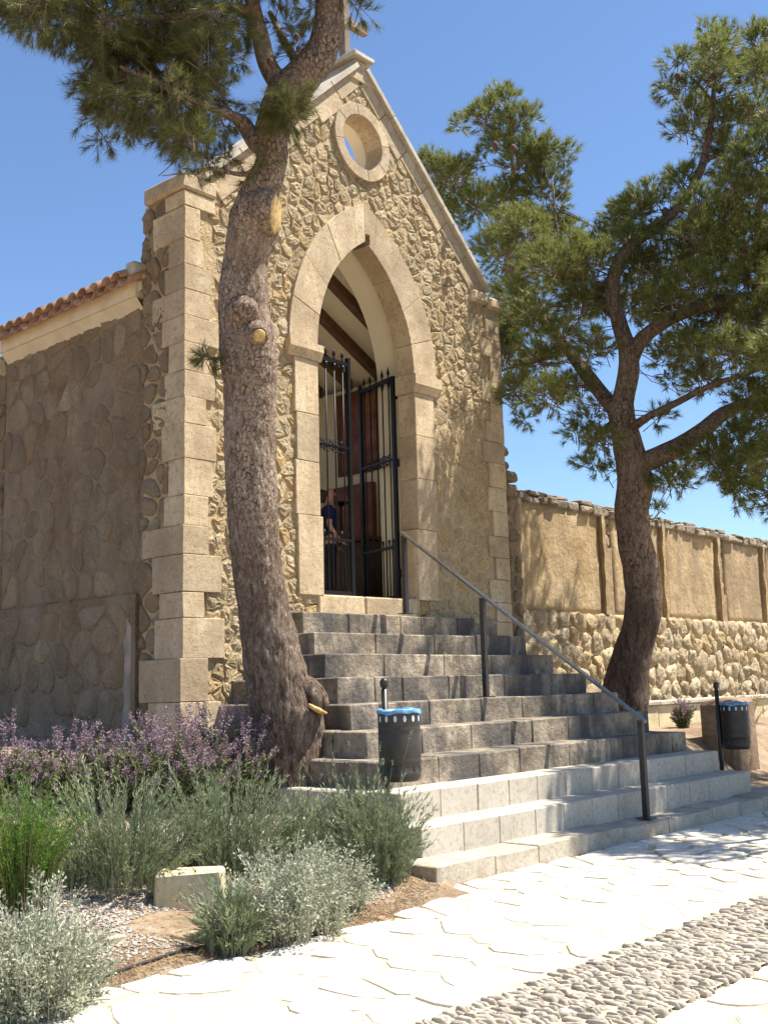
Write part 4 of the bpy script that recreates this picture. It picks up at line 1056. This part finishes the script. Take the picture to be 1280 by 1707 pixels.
CL = [(20, 0, 45), (60, 22, 48), (120, 30, 55), (110, 70, 32), (185, 35, 60), (170, 95, 45), (240, 40, 60), (300, 35, 60), (350, 30, 50), (395, 50, 35), (225, 110, 60), (160, 150, 36), (285, 110, 60), (335, 100, 52), (380, 110, 34),
      (190, 165, 42), (240, 175, 52), (300, 170, 56), (345, 165, 46), (160, 205, 32), (165, 240, 22), (230, 215, 30), (285, 225, 38), (330, 225, 40), (365, 210, 34), (390, 190, 26), (300, 258, 20), (355, 262, 28), (385, 270, 24),
      (470, 185, 36), (485, 205, 28), (450, 165, 22), (440, 275, 20), (600, 10, 26), (585, -10, 30), (505, 55, 30), (480, 30, 34), (470, 80, 24), (520, 20, 30), (340, 285, 22), (318, 292, 16), (345, 603, 24), (338, 598, 16), (352, 612, 14), (400, 300, 16), (455, 110, 14), (505, 165, 14)]
CL += [(x, y, 62) for x in range(-120, 520, 85) for y in (-50, -130)] + [(x, -220, 70) for x in range(0, 620, 110)] + [(620, -60, 50), (640, -140, 60), (-60, 10, 50)]
cl = []
for px, py, R in CL:
    for lay in range(3 if R > 34 else 1):
        off = (-.55 if px < 400 else 0) * min(1, (420 - px) / 300 if px < 420 else 0) + NR.normal() * (.35 if R > 25 else .05)
        if px > 430 and py > 150: off = -.34
        if 590 < py < 620: off = -.12
        c = at_depth(px + NR.normal() * 6, py + NR.normal() * 6, D1 + off); cl.append((c, R * D1 / F, nearest(c, nodes)))
soup, tw = crown_clumps(cl, 560, .14, 46, .088, .0016, droop=.45, up=.12)
# twigs hang into the clump from the nearest limb
tag(tri_obj('crown', soup, M['needle'], pine), None); tri_obj('twigs', twig_soup(tw, .0045), M['twig'], pine)
for q in [at_depth(px, py, D1 - .3) for px, py in ((250, 130), (245, 165), (235, 180), (205, 60), (325, 225), (495, 55), (498, 75), (450, 95), (300, 120), (180, 200))]: mesh_obj('cone', *cone_soup([q], .06), M['cone'], pine, True)

# ---- pine on the right, behind the steps
D2 = 13.1
p0 = at_depth(1045, 1180, D2)
pine2 = empty('pine_tree', (p0[0], p0[1], terrain(p0[0], p0[1])), 'broad spreading pine with curved trunk beside the boundary wall', 'pine tree', 'Aleppo pines by the chapel')
tr = [(1028, 1240, 92), (1040, 1180, 82), (1045, 1140, 72), (1054, 1090, 64), (1066, 1050, 60), (1072, 1005, 60), (1068, 950, 60), (1058, 900, 56), (1054, 850, 56), (1058, 810, 60), (1055, 780, 56), (1046, 740, 50), (1037, 700, 44), (1034, 670, 44)]
P, Rr = limb_px(tr, D2); tube('trunk', P, Rr, M['bark2'], pine2, 40, 6, wob=.07)
limbs = [[(1034, 690, 40), (1042, 650, 36), (1048, 615, 36), (1045, 580, 30), (1030, 530, 26), (1020, 480, 24), (1035, 430, 22), (1075, 390, 20), (1120, 355, 17), (1155, 310, 15), (1175, 260, 13), (1185, 200, 10), (1190, 140, 7), (1192, 90, 4)],
         [(1032, 690, 30), (1010, 665, 26, .2), (975, 620, 23, .5), (945, 580, 20, .8), (915, 545, 16, 1.1), (880, 500, 13, 1.5), (850, 440, 11, 1.8), (850, 370, 9, 2.0), (855, 290, 7, 2.0), (845, 190, 4, 2.0)],
         [(1060, 775, 36), (1095, 762, 34, -.2), (1140, 740, 32, -.4), (1175, 715, 28, -.6), (1205, 690, 24, -.7), (1260, 668, 20, -.9), (1330, 650, 14, -1.2), (1420, 640, 10, -1.5)],
         [(1050, 600, 30), (1070, 565, 26, -.1), (1110, 535, 22, -.3), (1160, 515, 19, -.6), (1220, 500, 15, -.8), (1290, 480, 12, -1.0), (1380, 440, 8, -1.2)],
         [(1050, 715, 20), (1080, 695, 13, -.3), (1130, 670, 12, -.5), (1190, 640, 10, -.7), (1240, 625, 8, -.9), (1300, 600, 6, -1.0)],
         [(1175, 265, 9), (1215, 250, 7), (1250, 220, 5, .2), (1280, 180, 4, .3)], [(1130, 350, 9), (1180, 340, 7, -.2), (1240, 320, 5, -.3), (1300, 300, 4, -.3)],
         [(1188, 170, 6), (1160, 135, 4), (1135, 115, 3)], [(945, 580, 10, .8), (900, 600, 8, .9), (860, 610, 6, 1.0), (830, 620, 4, 1.0)], [(1030, 535, 9), (990, 500, 7, .3), (960, 450, 6, .5), (930, 390, 4, .8), (920, 300, 3, .9)],
         [(1180, 715, 12, -.6), (1200, 760, 8, -.8), (1215, 810, 5, -.9)], [(1036, 690, 9, .2), (1000, 720, 6, .4), (975, 755, 4, .5)], [(850, 370, 6, 2.0), (790, 340, 5, 2.2), (730, 300, 4, 2.3)], [(1090, 765, 8), (1120, 790, 5, -.2), (1130, 810, 3, -.2)]]
nodes = []
for L in limbs:
    P, Rr = limb_px(L, D2); tube('limb', P, Rr, M['bark2'], pine2, 14 if L[0][2] > 20 else 7, 4, wob=.06)
    for a, b in zip(P, P[1:]): nodes += [a, (a + b) / 2]
nodes = np.array(nodes)
CL = [(715, 280, 42), (755, 300, 48), (735, 345, 40), (795, 345, 52), (845, 165, 34), (815, 190, 38), (868, 200, 36), (770, 218, 24), (835, 235, 36), (800, 255, 26), (865, 265, 48), (905, 255, 40), (942, 258, 24), (905, 310, 50), (945, 330, 22),
      (850, 330, 46), (870, 390, 58), (925, 385, 44), (830, 420, 50), (960, 420, 40), (900, 450, 55), (850, 490, 52), (945, 480, 45), (830, 545, 45), (885, 540, 48), (850, 600, 50), (905, 600, 40), (860, 655, 42), (915, 650, 42), (885, 690, 24), (950, 650, 34), (930, 555, 36),
      (960, 745, 28), (985, 770, 28), (1005, 735, 32), (1010, 790, 18), (975, 700, 30), (1000, 660, 26), (1075, 870, 14), (1090, 850, 18),
      (1000, 385, 26), (1035, 355, 32), (1060, 345, 34), (1090, 335, 36), (1040, 400, 40), (1100, 390, 36), (990, 440, 42), (1070, 450, 46), (1000, 500, 40), (1090, 490, 42), (960, 520, 34), (1135, 440, 44), (1060, 510, 34), (980, 570, 32), (1010, 590, 22),
      (1125, 100, 26), (1118, 145, 26), (1150, 95, 26), (1185, 85, 36), (1180, 50, 16), (1215, 65, 26), (1255, 60, 34), (1150, 135, 28), (1200, 130, 44), (1245, 125, 40), (1275, 100, 36), (1160, 190, 34), (1140, 220, 30), (1205, 190, 40), (1255, 190, 42), (1165, 245, 28), (1215, 255, 40), (1270, 255, 40),
      (1130, 300, 34), (1225, 300, 36), (1260, 330, 36), (1170, 330, 36), (1205, 355, 38), (1160, 390, 40), (1245, 390, 46), (1200, 425, 48), (1275, 430, 40), (1240, 470, 46), (1165, 470, 46), (1120, 520, 36), (1200, 530, 48), (1265, 530, 44), (1150, 580, 40), (1225, 590, 46), (1275, 600, 40), (1100, 590, 34), (1080, 540, 28),
      (1115, 640, 30), (1175, 640, 34), (1240, 660, 36), (1100, 690, 26), (1275, 690, 36), (1230, 725, 36), (1190, 760, 36), (1150, 775, 34), (1115, 790, 30), (1225, 780, 40), (1265, 770, 38), (1240, 825, 30), (1275, 820, 30), (1205, 800, 26), (1140, 815, 22), (1105, 815, 18), (1250, 850, 14)]
CL += [(x, y, 58) for x in range(1330, 1700, 80) for y in range(120, 860, 90) if (x - 1330) / 400 + abs(y - 480) / 420 < 1.15]
cl = []
for px, py, R in CL:
    lays = (2 if R > 30 else 1) + (1 if 380 < py < 640 and R > 38 else 0)
    for lay in range(lays):
        off = (1.9 * min(1, (980 - px) / 180) if px < 980 else -.9 * min(1, (px - 1050) / 250) if px > 1050 and py > 450 else 0) - (1.3 * min(1, max(0, px - 1180) / 120) if py > 250 else 0) + NR.normal() * (.55 if R > 30 else .2) + lay * (.7 if lay == 2 else 0)
        if px < 860: off = max(off, 1.1)
        elif px < 1000 and py > 370 and lay == 1: off = NR.normal() * .5 - .1
        if px < 1000 and py < 390: off = max(off, 1.3)
        c = at_depth(px + NR.normal() * 7, py + NR.normal() * 7, D2 + off); cl.append((c, R * D2 / F * .95, nearest(c, nodes)))
soup, tw = crown_clumps(cl, 520, .16, 36, .10, .0034, up=.55)
tri_obj('crown', soup, M['needle2'], pine2); tri_obj('twigs', twig_soup(tw, .007), M['twig'], pine2)
for q in [at_depth(px + NR.normal() * 4, py, D2 - .2) for px, py in ((1128, 120), (1122, 150), (1140, 165), (1158, 178), (1190, 120), (1240, 290), (1180, 130), (1105, 345), (855, 240), (830, 235), (1225, 300), (1195, 140))]: mesh_obj('cone', *cone_soup([q], .11), M['cone'], pine2, True)

# ---- pine outside the picture on the right whose shade dapples the path and lower steps
pine3 = empty('pine_tree', (3.7, -6.1, 0), 'pine beyond the right picture edge that throws dappled shade on the path', 'pine tree', 'Aleppo pines by the chapel')
tube('trunk', [(3.7, -6.1, -.1), (3.75, -6.1, 1.5), (3.6, -6.0, 3.2), (3.5, -6.0, 4.6), (3.3, -5.9, 6.4)], [.26, .21, .19, .15, .05], M['bark2'], pine3, 20, 5, wob=.08)
rr_ = random.Random(9); cl = []; nodes = [np.array((3.5, -6.0, z)) for z in (3.4, 4.2, 5.0, 5.8)]
for k in range(9):
    a = 2 * math.pi * k / 9; e = np.array((2.9 + 2.5 * math.cos(a), -5.3 + 1.1 * math.sin(a), 4.7 + rr_.uniform(-.5, .9))); tube('limb', [(3.55, -6.0, 3.5 + .2 * (k % 4)), tuple((e + np.array((3.5, -6, 4.0))) / 2), tuple(e)], [.07, .05, .02], M['bark2'], pine3, 7, 3)
    nodes += [e, (e + np.array((3.5, -6, 4.0))) / 2]
nodes = np.array(nodes)
for k in range(50):
    a = rr_.uniform(0, 2 * math.pi); q = math.sqrt(rr_.random()); c = np.array((2.95 + 2.6 * q * math.cos(a), -5.15 + 1.2 * q * math.sin(a), 4.9 + rr_.uniform(-.5, .9)))
    cl.append((c, rr_.uniform(.3, .52), nearest(c, nodes)))
soup, tw = crown_clumps(cl, 620, .15, 34, .09, .0042, up=.5)
tri_obj('crown', soup, M['needle2'], pine3); tri_obj('twigs', twig_soup(tw, .007), M['twig'], pine3)

# ================================================================== SHRUBS
def leaf_soup(base, dirs, L, Wd):
    """pointed leaf of two triangles, slightly folded"""
    s = unit(np.cross(dirs, NR.normal(size=dirs.shape))); n = np.cross(dirs, s)
    a = base; b = base + dirs * L * .45 + s * Wd + n * Wd * .35; c = base + dirs * L * .45 - s * Wd + n * Wd * .35; d = base + dirs * L
    return np.concatenate([np.stack([a, b, d], 1), np.stack([a, d, c], 1)])
def stems_of(ctr, n, spread, h, rbase, bend, hj=.25):
    """curved stems as quadratic curves; returns (p0,p1,p2) arrays"""
    a = NR.uniform(0, 2 * math.pi, n); q = np.sqrt(NR.uniform(0, 1, n))
    p0 = ctr + np.stack([np.cos(a) * q * rbase, np.sin(a) * q * rbase, np.zeros(n)], 1)
    out = np.stack([np.cos(a), np.sin(a), np.zeros(n)], 1)
    ph = NR.uniform(0, 6.28, 3); lump = .88 + .16 * np.sin(2 * a + ph[0]) * q + .13 * np.sin(5 * a + ph[1]) + .10 * np.sin(9 * a + ph[2] + 4 * q)
    hh = h * (1 - hj * NR.uniform(0, 1, n)) * (1 - .35 * q ** 2) * lump; spread = spread * lump
    p2 = ctr + out * (q * spread)[:, None] + np.stack([NR.normal(size=n) * .02, NR.normal(size=n) * .02, hh], 1)
    p1 = p0 + (p2 - p0) * .5 + out * (bend * q)[:, None] * -.3 + np.stack([np.zeros(n), np.zeros(n), hh * bend], 1)
    return p0, p1, p2
def on_curve(S, t):
    p0, p1, p2 = S; t = t[..., None]; a = p0[:, None]; b = p1[:, None]; c = p2[:, None]
    return a * (1 - t) ** 2 + 2 * b * t * (1 - t) + c * t * t, unit(2 * (b - a) * (1 - t) + 2 * (c - b) * t)
def stem_soup(S, r0):
    t = np.tile(np.linspace(0, 1, 5), (len(S[0]), 1)); P, _ = on_curve(S, t); out = []
    for k in range(4):
        out.append(twig_soup(np.stack([P[:, k], (P[:, k] + P[:, k + 1]) / 2, P[:, k + 1]], 1), r0 * (1 - .16 * k)))
    return np.concatenate(out)
def shrub(name, label, cat, ctr, kind, spread, h, n, group=None):
    ctr = np.array([ctr[0], ctr[1], terrain(ctr[0], ctr[1]) - .01]); g = empty(name, ctr, label, cat, group)
    if kind in ('lavender', 'young'):
        n = int(n * 1.35); S = stems_of(ctr, n, spread, h, spread * .55, .22, .7); per = 48
        t = NR.uniform(.08, 1, (n, per)); P, T = on_curve(S, t); rn = unit(NR.normal(size=P.shape)); d = unit(T * .95 + rn * .5)
        fl = leaf_soup(P.reshape(-1, 3), d.reshape(-1, 3), NR.uniform(.028, .05, (n * per, 1)), .0029)
        tri_obj('stems', stem_soup(S, .0026), M['lavstem'], g); tri_obj('foliage', fl, M['lav'], g)
        m = max(4, n // 12); F_ = stems_of(ctr, m, spread * 1.0, h * 1.4, spread * .4, .2, .5); tri_obj('flower_stalks', stem_soup(F_, .0016), M['lavstem'], g)['kind'] = 'stuff'
        t = NR.uniform(.93, 1.03, (m, 16)); P, T = on_curve(F_, t); hd = leaf_soup(P.reshape(-1, 3), unit(T + NR.normal(size=P.shape) * .5).reshape(-1, 3), NR.uniform(.010, .018, (m * 16, 1)), .003)
        tri_obj('flower_heads', hd, M['drystem'] if kind == 'young' else M['lav'], g)['kind'] = 'stuff'
    elif kind == 'silver':
        n = int(n * 1.5); S = stems_of(ctr, n, spread, h, spread * .6, .30, .8); per = 30
        t = NR.uniform(.12, 1, (n, per)); P, T = on_curve(S, t); rn = unit(NR.normal(size=P.shape)); P = P + rn * .018; d = unit(T * .4 + rn * .9 + np.array([0, 0, .25]))
        fl = leaf_soup(P.reshape(-1, 3), d.reshape(-1, 3), NR.uniform(.015, .029, (n * per, 1)), .0050)
        tri_obj('stems', stem_soup(S, .003), M['silverstem'], g); tri_obj('foliage', fl, M['silver'], g)
    elif kind == 'sage':
        n = int(n * 1.7); S = stems_of(ctr, n, spread, h * .82, spread * .5, .25, .65); per = 22
        t = NR.uniform(.15, .92, (n, per)); P, T = on_curve(S, t); rn = unit(NR.normal(size=P.shape)); d = unit(T * .35 + rn * .9)
        tri_obj('stems', stem_soup(S, .003), M['lavstem'], g)
        tri_obj('foliage', leaf_soup(P.reshape(-1, 3), d.reshape(-1, 3), NR.uniform(.03, .06, (n * per, 1)), .0085), M['sage'], g)
        m = int(n * .85); F_ = stems_of(ctr, m, spread * 1.05, h * 1.04, spread * .45, .2, .55); per = 56
        t = NR.uniform(.68, 1.02, (m, per)); P, T = on_curve(F_, t); rn = unit(NR.normal(size=P.shape)); P = P + rn * .008
        tri_obj('flower_spikes', leaf_soup(P.reshape(-1, 3), unit(T * .5 + rn).reshape(-1, 3), NR.uniform(.010, .020, (m * per, 1)), .0056), M['purple'], g); tri_obj('flower_stalks', stem_soup(F_, .002), M['lavstem'], g)['kind'] = 'stuff'
    elif kind == 'bright':
        S = stems_of(ctr, n, spread, h, spread * .5, .2, .5); per = 60
        t = NR.uniform(.1, 1, (n, per)); P, T = on_curve(S, t); rn = unit(NR.normal(size=P.shape)); d = unit(T * .7 + rn * .75)
        tri_obj('stems', stem_soup(S, .003), M['drystem'], g); tri_obj('foliage', leaf_soup(P.reshape(-1, 3), d.reshape(-1, 3), NR.uniform(.016, .03, (n * per, 1)), .0022), M['bright'], g)
    elif kind == 'dry':
        S = stems_of(ctr, n, spread, h, spread * .3, .3, .6); tri_obj('stems', stem_soup(S, .003), M['drystem'], g); per = 12
        t = NR.uniform(.3, 1, (n, per)); P, T = on_curve(S, t); rn = unit(NR.normal(size=P.shape))
        tri_obj('foliage', leaf_soup(P.reshape(-1, 3), unit(T * .4 + rn).reshape(-1, 3), NR.uniform(.02, .05, (n * per, 1)), .006), M['dryleaf'], g)
    return g
SG = 'purple flowering sage bushes against the wall'; LG = 'grey green lavender bushes in the bed'; VG = 'silver leaved shrubs by the path'
for (px, py, sp, h, n, lb) in ((15, 1345, .36, .56, 80, 'purple flowering sage at the left picture edge under the shaded wall'), (95, 1348, .40, .62, 100, 'purple flowering sage second from the left edge below the shaded wall'), (180, 1345, .40, .64, 100, 'purple flowering sage below the grey cement strip'),
                              (260, 1350, .42, .78, 120, 'purple flowering sage in front of the chapel corner quoins'), (335, 1350, .42, .84, 130, 'tall purple flowering sage just right of the chapel corner'), (405, 1345, .34, .84, 110, 'purple flowering sage touching the left side of the pine trunk')):
    p = ground_px(px, py); shrub('sage_bush', lb, 'sage bush', p, 'sage', sp, h, n, SG)
for (px, py, sp, h, n, lb) in ((30, 1430, .30, .50, 100, 'grey green lavender behind the bright green bush'), (200, 1478, .52, .70, 260, 'large grey green lavender above the gravel patch'), (375, 1470, .42, .74, 220, 'grey green lavender left of the pine trunk behind the silver shrub'), (500, 1450, .30, .56, 130, 'grey green lavender at the foot of the pine trunk'),
                              (632, 1466, .33, .68, 230, 'grey green lavender beside the lowest steps under the litter bin'), (580, 1430, .32, .64, 130, 'darker lavender between pine trunk and litter bin')):
    p = ground_px(px, py); shrub('lavender_bush', lb, 'lavender', p, 'lavender', sp, h, n, LG)
p = ground_px(480, 1555); shrub('silver_shrub', 'silver leaved shrub at path edge in front of the pine trunk', 'shrub', p, 'silver', .46, .50, 340, VG)
p = ground_px(555, 1515); shrub('silver_shrub', 'smaller silver leaved shrub leaning toward the steps', 'shrub', p, 'silver', .28, .36, 150, VG)
p = ground_px(55, 1690); shrub('silver_shrub', 'silver leaved shrub in the bottom left corner', 'shrub', p, 'silver', .40, .52, 380, VG)
p = ground_px(385, 1585); shrub('young_lavender', 'low blue green lavender beside the yellow cut stone', 'lavender', p, 'young', .22, .38, 130)
p = ground_px(35, 1518); shrub('heath_bush', 'bright green feathery bush at the left picture edge', 'bush', p, 'bright', .28, .74, 300)
shrub('lavender_bush', 'purple tipped lavender between the steps and the brown block', 'lavender', at_y(1138, 1210, -.75), 'sage', .17, .42, 40)
shrub('dry_shrub', 'dry brown shrub on the planter behind the brown block', 'shrub', at_y(1240, 1170, -.85), 'dry', .5, .72, 60)
# low weeds along the bed edge: too fine to count
S = []
for k in range(1500):
    x = NR.uniform(-5.9, -2.75); y = bed_edge(x) + (abs(NR.normal()) * .16 - .01 if k < 420 else NR.uniform(0, 1.6)); S.append((x, y, terrain(x, y) + .003))
S = np.array(S); n = len(S); per = 5; B = np.repeat(S, per, 0) + NR.normal(size=(n * per, 3)) * np.array([.02, .02, .0]); d = NR.normal(size=B.shape); d[:, 2] = abs(d[:, 2]) * .5 + .05; d[2100:, 2] *= .12; d = unit(d)
tag(tri_obj('dry_grass', leaf_soup(B, d, NR.uniform(.015, .05, (n * per, 1)), .0018), M['dryleaf']), 'dry straw and weeds along the edge of the path', 'dry grass', kind='stuff')
# gravel and pine litter in the bed
def grit(n, fn, smin, smax):
    P = np.array([fn() for _ in range(n)]); V = []
    oct_ = np.array([(1, 0, 0), (0, 1, 0), (-1, 0, 0), (0, -1, 0), (0, 0, .7), (0, 0, -.6)], float); fa = [(0, 1, 4), (1, 2, 4), (2, 3, 4), (3, 0, 4), (1, 0, 5), (2, 1, 5), (3, 2, 5), (0, 3, 5)]
    s = NR.uniform(smin, smax, (n, 1, 1)) * NR.uniform(.6, 1.3, (n, 1, 3)); a = NR.uniform(0, 6.28, n); c, sn = np.cos(a), np.sin(a)
    O = (oct_[None] * NR.uniform(.7, 1.3, (n, 6, 1))) * s; X = O[..., 0] * c[:, None] - O[..., 1] * sn[:, None]; Y = O[..., 0] * sn[:, None] + O[..., 1] * c[:, None]
    O = np.stack([X, Y, O[..., 2]], -1) + P[:, None]; return np.concatenate([O[:, list(f)] for f in fa])
def gpos():
    while True:
        x = NR.uniform(-5.9, -2.7); y = NR.uniform(-3.3, -1.2)
        if y > bed_edge(x) + .12 + .1 * NR.random() and noise.noise((x * 1.6, y * 1.6, 4)) > -.35: return (x, y, terrain(x, y) + .004)
tag(tri_obj('gravel', grit(24000, gpos, .005, .012), M['gravel']), 'grey gravel scattered over the planting bed', 'gravel', kind='stuff')
def epos():
    x = NR.uniform(-6, -2.5); y = bed_edge(x) + NR.normal() * .06; return (x, y, max(.008, terrain(x, y)) + .002)
tag(tri_obj('grit', grit(2500, epos, .003, .008), M['soil']), 'loose soil crumbs spilled along the path edge', 'soil crumbs', kind='stuff')
# pale cut stone, hose, stray stones
p = ground_px(292, 1527)
st = block('cut_stone', (p[0] - .02, p[1] - .01, p[2] - .06), (p[0] + .34, p[1] + .16, p[2] + .20), M['cutstone'], None, ch=.015, jit=.01, seed=3); st.rotation_euler = (0, 0, rad(-47)); tag(st, 'pale yellow cut stone lying in the gravel beside young lavender', 'cut stone')
hp = [ground_px(*q) for q in ((178, 1632), (215, 1618), (258, 1604), (300, 1590), (345, 1578), (400, 1560))]
tag(tube('irrigation_hose', [h + np.array([0, 0, .010 if i < 4 else .0]) for i, h in enumerate(hp)], [.0085] * 6, M['hose'], None, 8, 5), 'black irrigation hose half buried at the bed edge', 'hose')
hp = [ground_px(*q) for q in ((605, 1490), (622, 1486), (634, 1478), (640, 1472))]
tag(tube('irrigation_hose', [h + np.array([0, 0, .012]) for h in hp], [.007] * 4, M['hose'], None, 8, 4), 'short curl of black hose under the lavender by the steps', 'hose')
for k, (px, py, s, lb) in enumerate(((575, 1500, .05, 'small pale stone under the silver shrub by the path'), (545, 1512, .06, 'flat pale stone at the bed edge below the silver shrub'), (190, 1575, .05, 'small grey stone on bare soil beside the corner silver shrub'), (637, 1538, .022, 'tiny reddish pebble lying on the pale path'))):
    p = ground_px(px, py); o = block('loose_stone', (p[0] - s, p[1] - s * .7, p[2] - .01), (p[0] + s, p[1] + s * .7, p[2] + s * .8 + (.012 if py == 1538 else 0)), M['tile'] if py == 1538 else M['kerb'], None, ch=s * .3, jit=s * .2, seed=k); tag(o, lb, 'stone', 'loose stones in the bed')
